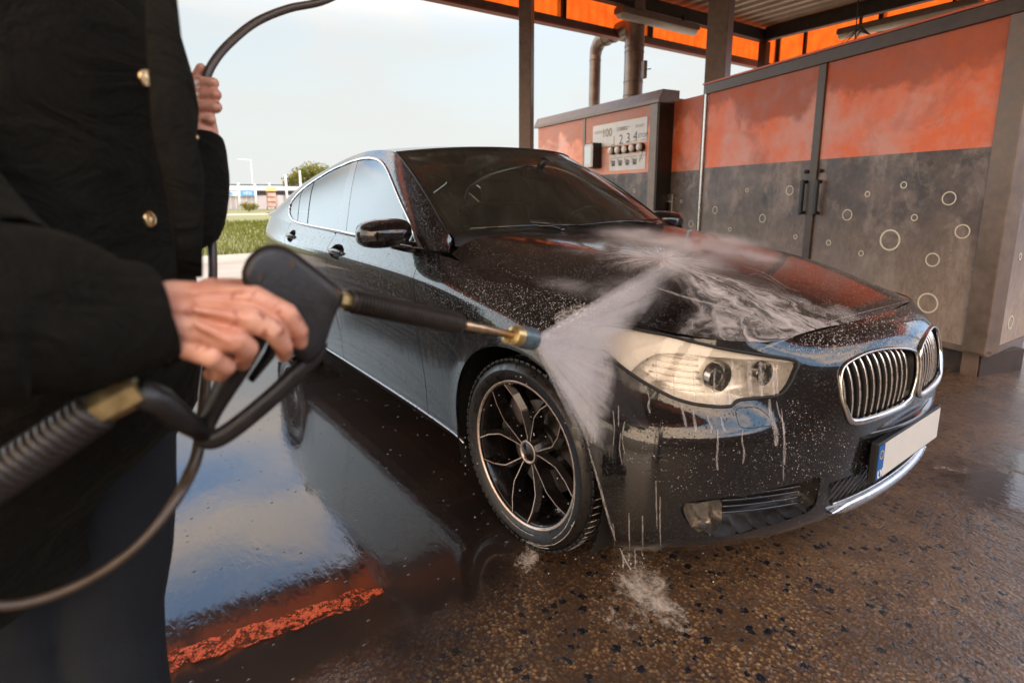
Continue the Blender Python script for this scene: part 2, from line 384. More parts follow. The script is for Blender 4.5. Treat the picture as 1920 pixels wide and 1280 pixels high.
# ---------------------------------------------------------------- car materials
def drops_height(t,vec,scale,dens=.5,seedoff=0.):
    v=t.n('ShaderNodeTexVoronoi'); v.inputs['Scale'].default_value=scale; v.inputs['Randomness'].default_value=1; t.l(vec,v.inputs['Vector'])
    sep=t.n('ShaderNodeSeparateColor'); t.l(v.outputs['Color'],sep.inputs[0])
    rad=t.math('MULTIPLY_ADD',sep.outputs[0],.30,.10)                       # radius of each drop
    k=t.math('DIVIDE',v.outputs['Distance'],rad); k=t.math('SUBTRACT',1.,t.math('MULTIPLY',k,k)); k=t.math('MAXIMUM',k,0.)
    on=t.math('LESS_THAN',sep.outputs[1],dens)
    return t.math('MULTIPLY',t.math('MULTIPLY',t.math('SQRT',k),rad),on)
def paint_mat(name,drop=.55,film=.35):
    t=NT(name); p=t.pos()
    big=t.noise(p,3.0,4,.6); dens=t.rng(big,.35,.65,drop*.5,drop)
    v=drops_height(t,p,150,dens); v2=drops_height(t,t.pos(loc=(3.1,1.7,.3)),330,t.rng(big,.3,.6,drop,drop*.6))
    runs=t.noise(t.pos(scale=(26,26,1.6)),1.0,5,.6,.6)
    h=t.math('ADD',t.math('MULTIPLY',v,.9),t.math('MULTIPLY',v2,.42)); b1=t.bump(h,.95,.0075)
    b2=t.bump(t.rng(runs,.35,.7),film*.16,.003,b1)
    dirt=t.rng(t.noise(t.pos(scale=(9,9,2)),1.3,6,.62),.52,.80)
    col=t.mix(dirt,(.0045,.0036,.0034),(.016,.011,.009))
    b=t.bsdf(Base_Color=col,Roughness=.30,Normal=b2); b.inputs['Coat Weight'].default_value=1; b.inputs['Coat Roughness'].default_value=.035; b.inputs['Coat IOR'].default_value=1.58; b.inputs['Specular IOR Level'].default_value=.1
    b.inputs['Coat Normal']; t.l(b2,b.inputs['Coat Normal']); return t.fin(b)
m_paint=paint_mat('wet_black_paint')
m_plastic=simple('black_plastic',(.008,.007,.0065),.42,var=.2,scale=60)
m_plasticg=simple('gloss_black_trim',(.006,.005,.005),.10,coat=.6)
m_rubber=simple('seal_rubber',(.007,.006,.006),.6)
m_chrome=simple('bright_metal_trim',(.62,.60,.58),.16,1.,var=.12,scale=80)
m_satin=simple('satin_metal_trim',(.66,.65,.66),.30,1.,var=.1,scale=60)
m_cloth=simple('seat_leather',(.02,.017,.015),.6,var=.2)
def glass_mat(name,tint,drops=0.,op=1.62):
    t=NT(name); g=t.n('ShaderNodeBsdfGlossy'); g.inputs['Roughness'].default_value=.02; g.inputs['Color'].default_value=(1,1,1,1)
    tr=t.n('ShaderNodeBsdfTransparent'); tr.inputs['Color'].default_value=(*tint,1)
    fr=t.n('ShaderNodeFresnel'); fr.inputs['IOR'].default_value=op; mx=t.n('ShaderNodeMixShader')
    if drops>0:
        p=t.pos(); h=t.math('ADD',drops_height(t,p,150,drops),t.math('MULTIPLY',drops_height(t,p,330,drops),.5))
        nb=t.bump(h,.5,.004); nb=t.bump(t.noise(t.pos(scale=(14,14,3)),1.,4,.6),.10,.004,nb)
        t.l(nb,g.inputs['Normal']); t.l(nb,fr.inputs['Normal'])
        df=t.n('ShaderNodeBsdfDiffuse'); df.inputs['Color'].default_value=(.26,.27,.21,1); m2=t.n('ShaderNodeMixShader'); t.l(t.rng(t.noise(t.pos(),5,4,.6),.4,.7,.04,.12),m2.inputs[0])
        t.l(tr.outputs[0],m2.inputs[1]); t.l(df.outputs[0],m2.inputs[2]); base=m2.outputs[0]
    else: base=tr.outputs[0]
    t.l(fr.outputs[0],mx.inputs[0]); t.l(base,mx.inputs[1]); t.l(g.outputs[0],mx.inputs[2]); t.l(mx.outputs[0],t.out.inputs['Surface']); return t.m
m_wind=glass_mat('wet_windshield_glass',(.62,.68,.60),.6)
m_side=glass_mat('side_window_glass',(.50,.55,.52),.0,2.3)
m_lens=glass_mat('headlight_lens',(.97,.95,.92),.35)
# ---------------------------------------------------------------- the car
car=empty('parked_car',(0,0,0),'wet black four-door hatchback with a silver-framed kidney-shaped grille, being rinsed in the wash bay','car')
def normals(sh,flip=False):
    n=np.zeros_like(sh.P)
    for f in sh.F:
        a,b,c=sh.P[f[0]],sh.P[f[1]],sh.P[f[2]]; k=np.cross(b-a,c-a)
        if len(f)==4: d=sh.P[f[3]]; k=k+np.cross(c-a,d-a)
        for i in f: n[i]+=k
    L=np.linalg.norm(n,axis=1,keepdims=True); L[L<1e-12]=1; n/=L
    return -n if flip else n
def join(*shs):
    P=[];Q=[];F=[];b=0
    for s in shs:
        if len(s.P)==0: continue
        P.append(s.P);Q.append(s.Q);F+=[tuple(i+b for i in f) for f in s.F]; b+=len(s.P)
    return Sh(np.vstack(P),np.vstack(Q),F)
def panel(name,sh,mat,parent,flip=False,thick=.010,lift=0.):
    if len(sh.F)==0: return None
    n=normals(sh,flip); P=sh.P+n*lift; F=[tuple(reversed(f)) if flip else f for f in sh.F]
    cnt={}
    for f in F:
        for a in range(len(f)):
            e=(f[a],f[(a+1)%len(f)]); k=(min(e),max(e)); cnt.setdefault(k,[]).append(e)
    PP=list(P); FF=list(F); m={}
    if thick:
        def dup(i):
            if i not in m: m[i]=(len(PP)); PP.append(P[i]); PP.append(P[i]-n[i]*thick)
            return m[i]
        for k,es in cnt.items():
            if len(es)==1:
                a,b=es[0]; a2,b2=dup(a),dup(b); FF.append((b2,a2,a2+1,b2+1))
    return mobj(name,PP,FF,mat,parent)
def sub(sh,s,gap=.002):
    """(inside, outside) of region s<0 with a gap"""
    return clip(sh,s,-gap),clip(sh,-s,-gap)
def mirq(o): return [(-u,v) for u,v in o]
def cut(sh,full,outline,gap=.002,smooth=True):
    poly=crv(outline,True,6) if smooth else dens(outline)
    s=sd_region(sh,full,poly); a=clip(sh,s,-gap)
    s2=-s; b=clip(sh,s2,-gap); return a,b
def dens(o,n=14):
    o=np.asarray(o,float); r=[]
    for i in range(len(o)):
        a,b=o[i],o[(i+1)%len(o)]
        for t in np.arange(n)/n: r.append(a*(1-t)+b*t)
    return np.array(r)
HEAD=[(6.008,9.139),(5.515,9.546),(5.088,9.70),(4.6,9.76),(3.835,9.473),(3.243,9.077),(2.736,8.568),(2.822,7.958),(2.96,7.389),(3.135,7.015),(3.478,6.938),(3.776,6.862),(3.972,6.578),(4.413,6.583),(4.784,6.75),(5.132,7.164),(5.495,7.692),(5.785,8.19),(5.948,8.522)]
KID=[(2.085,7.34),(2.034,7.79),(1.926,8.08),(1.724,8.27),(1.371,8.43),(.974,8.42),(.556,8.28),(.20,8.02),(.065,7.7),(.055,7.0),(.065,6.1),(.13,5.4),(.40,5.08),(.843,5.04),(1.334,5.04),(1.73,5.09),(1.924,5.335),(2.038,6.03),(2.09,6.6)]
FOG=[(4.965,2.853),(4.717,2.943),(4.321,3.033),(4.267,2.743),(4.195,2.089),(4.304,1.90),(4.601,2.045),(4.848,2.387)]
INT=[(4.99,2.88),(4.286,3.10),(3.238,3.27),(2.772,3.343),(2.40,3.40),(2.35,2.9),(2.42,2.40),(3.158,2.14),(3.671,1.92),(4.127,1.83),(4.546,2.03),(4.86,2.37)]
GRL=[(-2.15,3.14),(-1,3.16),(0,3.16),(1,3.16),(2.15,3.14),(2.08,2.7),(1.95,2.36),(1,2.34),(0,2.33),(-1,2.34),(-1.95,2.36),(-2.08,2.7)]
WSH=[(3.896,6.351),(3.841,6.50),(3.612,6.55),(3.503,6.46),(3.4,6.138),(3.324,5.683),(3.533,5.582),(3.904,5.541),(3.921,5.992)]
SHF=[(10.13,10.3),(10.128,9.05),(10.115,8.27),(10.06,6.66),(10.08,5.72),(10.083,4.8),(10.063,3.88),(10.03,2.98),(10.06,1.0)]
SHR=[(12.0,10.3),(12.02,9.79),(12.065,8.72),(12.06,8.06),(12.035,6.77),(12.0,4.17),(11.95,3.31),(11.97,1.0)]
HF=[(12.008-.0,8.01),(11.969,8.58),(11.881,8.93),(11.752,8.93),(11.667,8.56),(11.65,7.99),(11.739,7.52),(11.841,7.52),(11.952,7.70)]
# arches
def arch_s(sh,x0,zc=.345):
    x=sh.P[:,0]-x0; z=sh.P[:,2]
    low=np.clip((.5-z)/.24,0,1); hw=np.where(x>0,.405+.05*low**1.5,.432)
    s=(np.sqrt((x/hw)**2+((z-zc)/.402)**2)-1)*.40
    return np.where(np.abs(sh.P[:,1])>.70,s,.5)
body=Sh(Wf.P.copy(),Wf.Q.copy(),Wf.F); full=Wf
# slight flare of the arches
for x0 in (-.01,-3.07):
    d=np.hypot(body.P[:,0]-x0,body.P[:,2]-.345); k=np.exp(-((d-.40)/.045)**2)*.010*(np.abs(body.P[:,1])>.80)
    body.P[:,1]+=np.sign(body.P[:,1])*k
full.P[:]=body.P
liner=clip(body,-arch_s(body,-.01)); liner=clip(liner,-arch_s(liner,-3.07))
body=clip(body,-arch_s(body,-.01)); body=clip(body,-arch_s(body,-3.07))
kid={};hl={};fg={};it={};ws={}
for sgn in (-1,1):
    f=(lambda o:[(sgn*u,v) for u,v in o])
    kid[sgn],body=cut(body,full,f(KID),0)
    hl[sgn],body=cut(body,full,f(HEAD),.0015)
    it[sgn],body=cut(body,full,f(INT),0)
    fg[sgn],it[sgn]=cut(it[sgn],full,f(FOG),0)
    ws[sgn],body=cut(body,full,f(WSH),.0008)
grl,body=cut(body,full,GRL,0,False)
parts={}
for sgn in (-1,1):
    f=(lambda o:[(sgn*u,v) for u,v in o])
    shf=[tuple(q) for q in crv(SHF,False,4)]; shr=[tuple(q) for q in crv(SHR,False,4)]
    fd=shf+[(11.97,1.0)]+shr[::-1][1:]
    p,body=cut(body,full,f(fd),.0022,False); parts['fd',sgn]=p
    back=[(13.72,10.3),(13.70,9.),(13.66,8.2),(13.60,7.4),(13.40,6.6),(13.22,5.8),(13.12,4.6),(13.08,3.2),(13.1,1.0)]
    rd=shr+[(13.1,1.0)]+[tuple(q) for q in crv(back,False,4)][::-1][1:]
    p,body=cut(body,full,f(rd),.0022,False); parts['rd',sgn]=p
    # fender: from seam to door
    seam=[(6.03,9.15),(6.3,10.4),(9.9,10.4)]
    fen=[(5.80,7.95),(6.0,7.66),(6.41,7.03),(6.765,6.445),(7.051,5.93),(7.3,5.4),(8.9,.97),(10.06,.97)]+[tuple(q) for q in shf[::-1]]+[(5.0,10.4),(4.0,10.4),(4.2,9.95),(4.6,9.88),(5.1,9.84),(5.5,9.7),(6.03,9.2),(5.98,8.6)]
    p,body=cut(body,full,f(fen),.0015,False); parts['fe',sgn]=p
    sk=[(9.0,.97),(13.4,.97),(13.4,-.5),(8.6,-.5)]
    p,body=cut(body,full,f(sk),.003,False); parts['sk',sgn]=p
# bumper | rear body
sB=np.abs(body.Q[:,0])-9.
front=clip(body,sB); rearb=clip(body,-sB)
ob=panel('front_bumper',front,m_paint,car,thick=.012)
def islands(sh):
    par=list(range(len(sh.P)))
    def fd(i):
        while par[i]!=i: par[i]=par[par[i]]; i=par[i]
        return i
    for f in sh.F:
        a=fd(f[0])
        for j in f[1:]:
            b=fd(j)
            if b!=a: par[b]=a
    g={}
    for f in sh.F: g.setdefault(fd(f[0]),[]).append(f)
    out=[]
    for fs in sorted(g.values(),key=len,reverse=True):
        ids=sorted({i for f in fs for i in f}); m={i:k for k,i in enumerate(ids)}; out.append(Sh(sh.P[ids],sh.Q[ids],[tuple(m[i] for i in f) for f in fs]))
    return out
for _i,_s in enumerate(islands(rearb)):
    if len(_s.F)>3: panel('rear_body' if _i==0 else 'body_edge_strip',_s,m_paint,car,thick=.012)
for sgn in (-1,1):
    for k,nm in (('fd','front_door'),('rd','rear_door'),('fe','fender'),('sk','side_skirt')):
        hsh=parts[k,sgn]
        if k in('fd','rd'):
            ho=[(sgn*u,v) for u,v in HF]
            if k=='rd': ho=[(sgn*((abs(u)-11.83)*.88+13.415),v+.33*(1)) for u,v in ho]
            hole,hsh=cut(hsh,full,ho,0)
            ob=panel(nm,hsh,m_paint,car)
            n=normals(hole); poly=crv(ho,True,6); d=-sd_region(hole,full,poly)
            bw=Sh(hole.P-n*(np.sqrt(np.clip(d,0,.034)/.034)*.034)[:,None],hole.Q,hole.F); 
            mobj('handle_recess',bw.P,bw.F,m_paint,ob)
            # grip
            hp=hole.P; x0,x1=hp[:,0].min()-.012,hp[:,0].max()+.012; zc=(hp[:,2].min()+hp[:,2].max())/2-.003; yy=np.abs(hp[:,1]).mean()+.004
            g=MB(); q=[]
            for i in range(15):
                t=i/14; q.append((x0+(x1-x0)*t,sgn*(yy+.020*math.sin(math.pi*t)**.5-.004),zc+.006*math.sin(math.pi*t)))
            g.tube(q,[.004+.013*math.sin(math.pi*min(max(i/14,.02),.98))**.45 for i in range(15)],12,up=(0,0,1),sx=.55)
            g.build('door_handle',m_paint,ob,True)
        else: panel(nm,hsh,m_paint,car)
    panel('washer_cover',ws[sgn],m_paint,car,thick=.006)
# sill bright strip and black sill beneath
for sgn in (-1,1):
    mb=MB(); q=surf_at(full,[(sgn*u,.93) for u in np.linspace(9.0,13.3,24)]); mb.tube([(x,y+sgn*.004,z) for x,y,z in q],.0045,8); mb.build('sill_trim',m_satin,car,True)
# lining behind the gaps
Ln=Sh(liner.P,liner.Q,liner.F)
for o in (KID,INT,[(u*.985,v) for u,v in HEAD]):
    for sgn in(-1,1):
        _,Ln=cut(Ln,full,[(sgn*u,v) for u,v in o],0)
_,Ln=cut(Ln,full,GRL,0,False)
for o in (HF,[((abs(u)-11.83)*.88+13.415,v+.33) for u,v in HF]):
    for sgn in (-1,1): _,Ln=cut(Ln,full,[(sgn*u,v) for u,v in o],-.004)
nn=normals(Ln); lin=mobj('body_lining',Ln.P-nn*.013,Ln.F,m_rubber,car)
# hood
nH=normals(Hf,True)
panel('hood',Sh(Hf.P,Hf.Q,Hf.F),m_paint,car,True,.012)
mobj('hood_lining',Hf.P-nH*.016,Hf.F,m_rubber,car)
# bowls: recessed housings
def bowl(name,sh,full,outline,depth,run,mat,parent,smooth=True):
    poly=crv(outline,True,6) if smooth else dens(outline)
    n=normals(sh); d=-sd_region(sh,full,poly); k=np.clip(d/run,0,1)
    return mobj(name,sh.P-n*(np.sqrt(1-(1-k)**2)*depth)[:,None],sh.F,mat,parent)
def ring(outline,full,lift=0.,closed=True,n=6):
    poly=crv(outline,closed,n); p=surf_at(full,poly); return p
m_hlin=simple('headlight_reflector',(.86,.83,.80),.33,.45,var=.15,scale=50)
m_hfrost=simple('headlight_frosted_trim',(.88,.86,.84),.4,.0,var=.08,scale=20)
def frame_at(p,n):
    z=Vector(n).normalized(); x=z.cross(Vector((0,0,1))).normalized(); y=z.cross(x); R=Matrix((x,y,z)).transposed(); p=Vector(p)
    return lambda v:R@Vector(v)+p
for sgn in (-1,1):
    out_=[(sgn*u,v) for u,v in HEAD]; nm='headlight'
    hh=MB(); hp=ring(out_,full); nrm=normals(hl[sgn])
    root=panel(nm,hl[sgn],m_lens,car,thick=.0,lift=.001)
    bowl('reflector_housing',hl[sgn],full,out_,.075,.035,m_hlin,root)
    hh.tube([tuple(p) for p in hp],.0055,6,closed=True); hh.build('lens_seal',m_rubber,root,True)
    # frosted brow filling the top of the lamp
    brow=hl[sgn]; top=np.interp(np.abs(brow.Q[:,0]),[2.7,3.24,3.84,4.6,5.1,5.5,6.0],[8.52,9.0,9.40,9.70,9.62,9.45,9.1]); 
    lo=np.interp(np.abs(brow.Q[:,0]),[2.7,3.2,3.85,4.5,4.9,5.2,5.45,5.6,6.1],[8.45,8.80,8.95,8.98,8.75,8.25,7.6,7.0,6.5]); b_=clip(brow,(lo-brow.Q[:,1])*.06)
    if len(b_.P): nb=normals(b_); mobj('frosted_brow',b_.P-nb*.010,b_.F,m_hfrost,root)
    # projectors
    for (u,v,r_) in ((3.9,7.85,.040),(3.22,7.95,.031)):
        c=surf_at(full,[(sgn*u,v)])[0]; d=Vector((.93,sgn*-.0+sgn*.16,-.03)).normalized(); c=Vector(c)-d*.048
        X=frame_at(c,d); pj_=MB()
        for rr0,rr1,h0,h1 in ((r_,r_*1.12,.0,.03),(r_*1.12,r_*1.2,.03,.012)):
            P=[];F=[];n_=28
            for i in range(n_):
                a=2*math.pi*i/n_; P+= [X((rr0*math.cos(a),rr0*math.sin(a),h0)),X((rr1*math.cos(a),rr1*math.sin(a),h1))]
            for i in range(n_): F.append((2*i,2*i+1,(2*i+3)%(2*n_),(2*i+2)%(2*n_)))
            pj_.add(P,F)
        o=pj_.build('projector_ring',m_chrome,root,True)
        lb=MB(); P=[];F=[];n_=24
        for j in range(6):
            th=j/5*math.pi/2
            for i in range(n_):
                a=2*math.pi*i/n_; P.append(X((r_*.86*math.cos(th)*math.cos(a),r_*.86*math.cos(th)*math.sin(a),.004+r_*.55*math.sin(th))))
        for j in range(5):
            for i in range(n_): F.append((j*n_+i,j*n_+(i+1)%n_,(j+1)*n_+(i+1)%n_,(j+1)*n_+i))
        lb.add(P,F); lb.build('projector_lens',m_plasticg,o,True)
    # inner ribs of the lamp (small reflector steps)
    rb=MB()
    for k,v in enumerate(np.linspace(7.05,8.6,6)):
        q=surf_at(full,[(sgn*u,v-.06*(4.9-u)) for u in np.linspace(4.25,5.0+.1*math.sin(k),8)]); rb.tube([Vector(p)-Vector((.028,sgn*.028,0)) for p in q],.0035,5)
    rb.build('reflector_rib',m_hlin,root,True)
    # kidney grille
    out_=[(sgn*u,v) for u,v in KID]; kp=crv(out_,True,6); p3=surf_at(full,kp)
    fr=MB(); N_=len(p3); cen3=p3.mean(0)
    # framed ring: D profile, wider at the bottom
    P=[];F=[];npf=8
    q3=[Vector(p) for p in p3]
    for i in range(N_):
        t=(q3[(i+1)%N_]-q3[i-1]).normalized(); c=Vector(cen3)
        i_=min(range(len(full.P)),key=lambda _:0) if False else 0
        inn=(c-q3[i]); inn=(inn-t*inn.dot(t)).normalized(); o_=t.cross(inn); 
        if o_.x<0: o_=-o_
        wdt=.0085+.013*max(0,min(1,(6.6-kp[i][1])/1.5)); 
        for k in range(npf):
            a=2*math.pi*k/npf; P.append(q3[i]+inn*(wdt*.5+wdt*.55*math.cos(a))+o_*(.004+.009*math.sin(a)))
    for i in range(N_):
        for k in range(npf): F.append((i*npf+k,i*npf+(k+1)%npf,((i+1)%N_)*npf+(k+1)%npf,((i+1)%N_)*npf+k))
    fr.add(P,F); kroot=fr.build('kidney_grille_frame',m_chrome,car,True)
    bowl('grille_recess',kid[sgn],full,out_,.075,.02,m_plastic,kroot)
    ymin,ymax=p3[:,1].min(),p3[:,1].max()
    # slats: vertical ribs following the nose
    us=np.linspace(.30,1.93,11)
    for u in us:
        vv=[v for v in np.linspace(4.9,8.5,60) if inside(np.array([[sgn*u,v]]),kp)[0]]
        if not vv: continue
        v0,v1=min(vv)+.04,max(vv)-.10; q=surf_at(full,[(sgn*(u-.02+.0*v),v) for v in np.linspace(v0,v1,14)])
        sm=MB(); P=[];F=[]
        for i,p in enumerate(q):
            t=i/13; back=.010+.012*(1-math.sin(math.pi*min(1,t*.92+.08))**.5)
            p=Vector(p)-Vector((back,0,0)); wv=.0019
            P+= [p+Vector((0,-wv,0)),p+Vector((.0035,0,0)),p+Vector((0,wv,0)),p+Vector((-.045,wv*.6,0)),p+Vector((-.045,-wv*.6,0))]
        for i in range(13):
            for k in range(5): F.append((i*5+k,(i+1)*5+k,(i+1)*5+(k+1)%5,i*5+(k+1)%5))
        sm.add(P,F,0); sm.M=[(0 if (j%5) in (0,1) else 1) for j in range(len(F))]; sm.build('grille_slat',[m_satin,m_plastic],kroot,True)
    # intake and fog lamp
    bowl('side_intake',it[sgn],full,[(sgn*u,v) for u,v in INT],.07,.02,m_plastic,car)
    hb=MB()
    for v in (2.6,2.78,2.95,3.1):
        q=surf_at(full,[(sgn*u,v+.1*(3.3-u)*.1) for u in np.linspace(2.55,4.2,12) if inside(np.array([[sgn*u,v]]),crv([(sgn*a,b) for a,b in INT],True,6))[0]])
        if len(q)>2: hb.tube([Vector(p)-Vector((.02,0,0)) for p in q],.004,6)
    hb.build('intake_bar',m_plasticg,car,True)
    fo=panel('fog_lamp',fg[sgn],m_lens,car,thick=0,lift=-.002)
    bowl('fog_reflector',fg[sgn],full,[(sgn*u,v) for u,v in FOG],.045,.03,simple('fog_reflector_metal',(.40,.37,.34),.2,.9,var=.4,scale=30),fo)
# centre grille with mesh
gr=bowl('lower_grille',grl,full,GRL,.05,.015,m_plastic,car,False)
mm=MB()
for i in range(-26,27):
    for d in (-1,1):
        u0=i*.17; q=[(u0+d*(v-2.35)*.62,v) for v in np.linspace(2.36,3.13,6)]
        q=[(a,b) for a,b in q if abs(a)<2.05]
        if len(q)>1: mm.tube([Vector(p)-Vector((.010,0,0)) for p in surf_at(full,q)],.0022,4)
mm.build('grille_mesh',m_plasticg,gr,True)
q=surf_at(full,[(u,2.17+.02*u*u*0) for u in np.linspace(-1.95,1.95,40)])
lp=MB(); P=[];F=[]
for i,p in enumerate(q):
    p=Vector(p); e=min(1,min(i,39-i)/4); hgt=.017*e+.003
    P+= [p+Vector((-.012,0,hgt*.9)),p+Vector((.012,0,hgt*.7)),p+Vector((.020,0,0)),p+Vector((.010,0,-hgt)),p+Vector((-.02,0,-hgt))]
for i in range(39):
    for k in range(5): F.append((i*5+k,(i+1)*5+k,(i+1)*5+(k+1)%5,i*5+(k+1)%5))
lp.add(P,F); lp.build('bumper_lip_trim',m_satin,car,True)
q=surf_at(full,[(u,2.42) for u in np.linspace(-1.9,1.9,40)]); lp=MB(); lp.tube([Vector(p)+Vector((.001,0,0)) for p in q],.003,6); lp.build('grille_lower_trim',m_satin,car,True)
# number plate
pl=MB(); pl.box((.884,0,.474),(.022,.534,.126),bev=.004); plate=pl.build('plate_holder',m_plastic,car,False)
m_plate=simple('plate_white',(.66,.63,.57),.45,var=.05); m_blue=simple('plate_blue',(.01,.10,.34),.45)
pl=MB(); pl.box((.8960,.02,.474),(.003,.476,.108)); wp_=pl.build('number_plate',m_plate,plate)
pl=MB(); pl.box((.8962,-.240,.474),(.003,.040,.108)); pl.build('plate_country_band',m_blue,wp_)
def text(name,body,size,loc,R,mat,parent,extr=.0006,align='CENTER',bold=0.):
    c=bpy.data.curves.new(name,'FONT'); c.body=body; c.size=size; c.extrude=extr; c.align_x=align; c.align_y='CENTER'; c.offset=bold
    o=bpy.data.objects.new(name,c); COL.objects.link(o); o.data.materials.append(mat); M_=R.to_4x4(); M_.translation=Vector(loc)
    o.matrix_world=M_
    dg=bpy.context.evaluated_depsgraph_get(); me=bpy.data.meshes.new_from_object(o.evaluated_get(dg)); 
    o2=bpy.data.objects.new(name,me); COL.objects.link(o2); bpy.data.objects.remove(o); o2.matrix_world=M_
    if parent is not None: o2.parent=parent; o2.matrix_parent_inverse=parent.matrix_world.inverted()
    return o2
m_white=simple('white_print',(.8,.8,.78),.5)
Rfront=Matrix(((0,0,1),(1,0,0),(0,1,0)))
text('plate_letters','LV',.034,(.8985,-.240,.436),Rfront,m_white,wp_,bold=.0008)
stars=MB()
for k in range(12):
    a=k*math.pi/6; stars.box((.8982,-.240+.0125*math.cos(a),.498+.0125*math.sin(a)),(.0012,.0026,.0026))
stars.build('plate_stars',simple('star_yellow',(.75,.55,.05),.5),wp_)
# ledge above the plate
tb=MB(); tb.tube([(.888-.10*(y/.42)**2,y,.556) for y in np.linspace(-.40,.40,25)],.010,8,sx=2.0); tb.build('plate_shelf',m_plasticg,car,True)
# ---- windshield, roof, greenhouse
sh=Sh(Gf.P,Gf.Q,Gf.F); v=sh.Q[:,1]
root=panel('windshield',sh,m_wind,car,True,0)
# black ceramic band round the glass
nG=normals(Gf,True); ev=np.minimum.reduce([(v-0)*.14,(10-v)*.14,(4-sh.Q[:,0])*.17,(sh.Q[:,0])*.17+.0])
# v spacing shrinks at the edges: use a metric distance to the border
bord=surf_at(Gf,[(0,b) for b in np.linspace(0,10,60)]+[(a,10) for a in np.linspace(0,4,30)]+[(4,b) for b in np.linspace(10,0,60)]+[(a,0) for a in np.linspace(4,0,30)])
dist=seg_dist(Gf.P,bord); wide=.038+.035*np.exp(-((Gf.Q[:,0]-0)/.25)**2)
band=clip(Sh(Gf.P-nG*.003,Gf.Q,Gf.F),(dist-wide)); mobj('windshield_band',band.P,[tuple(reversed(f)) for f in band.F],m_plasticg,root)
_rw,_rf=cut(Sh(Rf.P,Rf.Q,Rf.F),Rf,[(4.6,.9),(4.35,3),(4.3,5),(4.35,7),(4.6,9.1),(5.5,9.3),(7.2,9.1),(7.4,5),(7.2,.9),(5.5,.7)],.002); panel('roof',_rf,m_paint,car,True,.01); panel('rear_window',_rw,m_side,car,True,0)
# header seal
mb=MB(); q=surf_at(Gf,[(4,b) for b in np.linspace(0,10,50)]); mb.tube([Vector(p)+Vector((0,0,.000)) for p in q],.006,6); mb.build('windshield_top_seal',m_rubber,car,True)
for e_,b in (('r',0),('l',10)):
    mb=MB(); q=surf_at(Gf,[(a,b) for a in np.linspace(0,4,40)]); mb.tube([Vector(p) for p in q],.007,6); mb.build('windshield_side_seal',m_rubber,car,True)
# cowl and wiper
q=surf_at(Gf,[(0,b) for b in np.linspace(-.0,10,40)]); cw=MB(); P=[];F=[]
for p in q:
    p=Vector(p); P+= [p+Vector((-.03,0,.012)),p+Vector((.012,0,-.004)),p+Vector((.05,0,-.022)),p+Vector((.06,0,-.06))]
for i in range(39):
    for k in range(3): F.append((i*4+k,(i+1)*4+k,(i+1)*4+k+1,i*4+k+1))
cw.add(P,F); cw.build('cowl',m_rubber,car,True)
def wiper(p0,p1,piv):
    w_=MB(); p0=Vector(p0);p1=Vector(p1);piv=Vector(piv); up_=Vector((.06,0,.035)).normalized()*.012
    w_.tube([p0,(p0+p1)/2+up_*.5,p1],.0045,6); w_.tube([p0+up_,(p0+p1)/2+up_*1.7,p1+up_],[.0035,.008,.0035],6,sx=.5)
    mid=(p0+p1)/2+up_*1.6; w_.tube([piv,piv.lerp(mid,.5)+up_*1.2,mid],[.011,.008,.007],8); w_.ball(piv,.016,n=6)
    return w_.build('wiper',m_plasticg,car,True)
g0=lambda a,b,l=.012:Vector(surf_at(Gf,[(a,b)])[0])+Vector((.5,0,.8))*l
wiper(g0(.04,4.3),g0(.10,8.4),g0(0,7.9,.0)); wiper(g0(.03,.9),g0(.03,4.9),g0(0,3.8,.0))
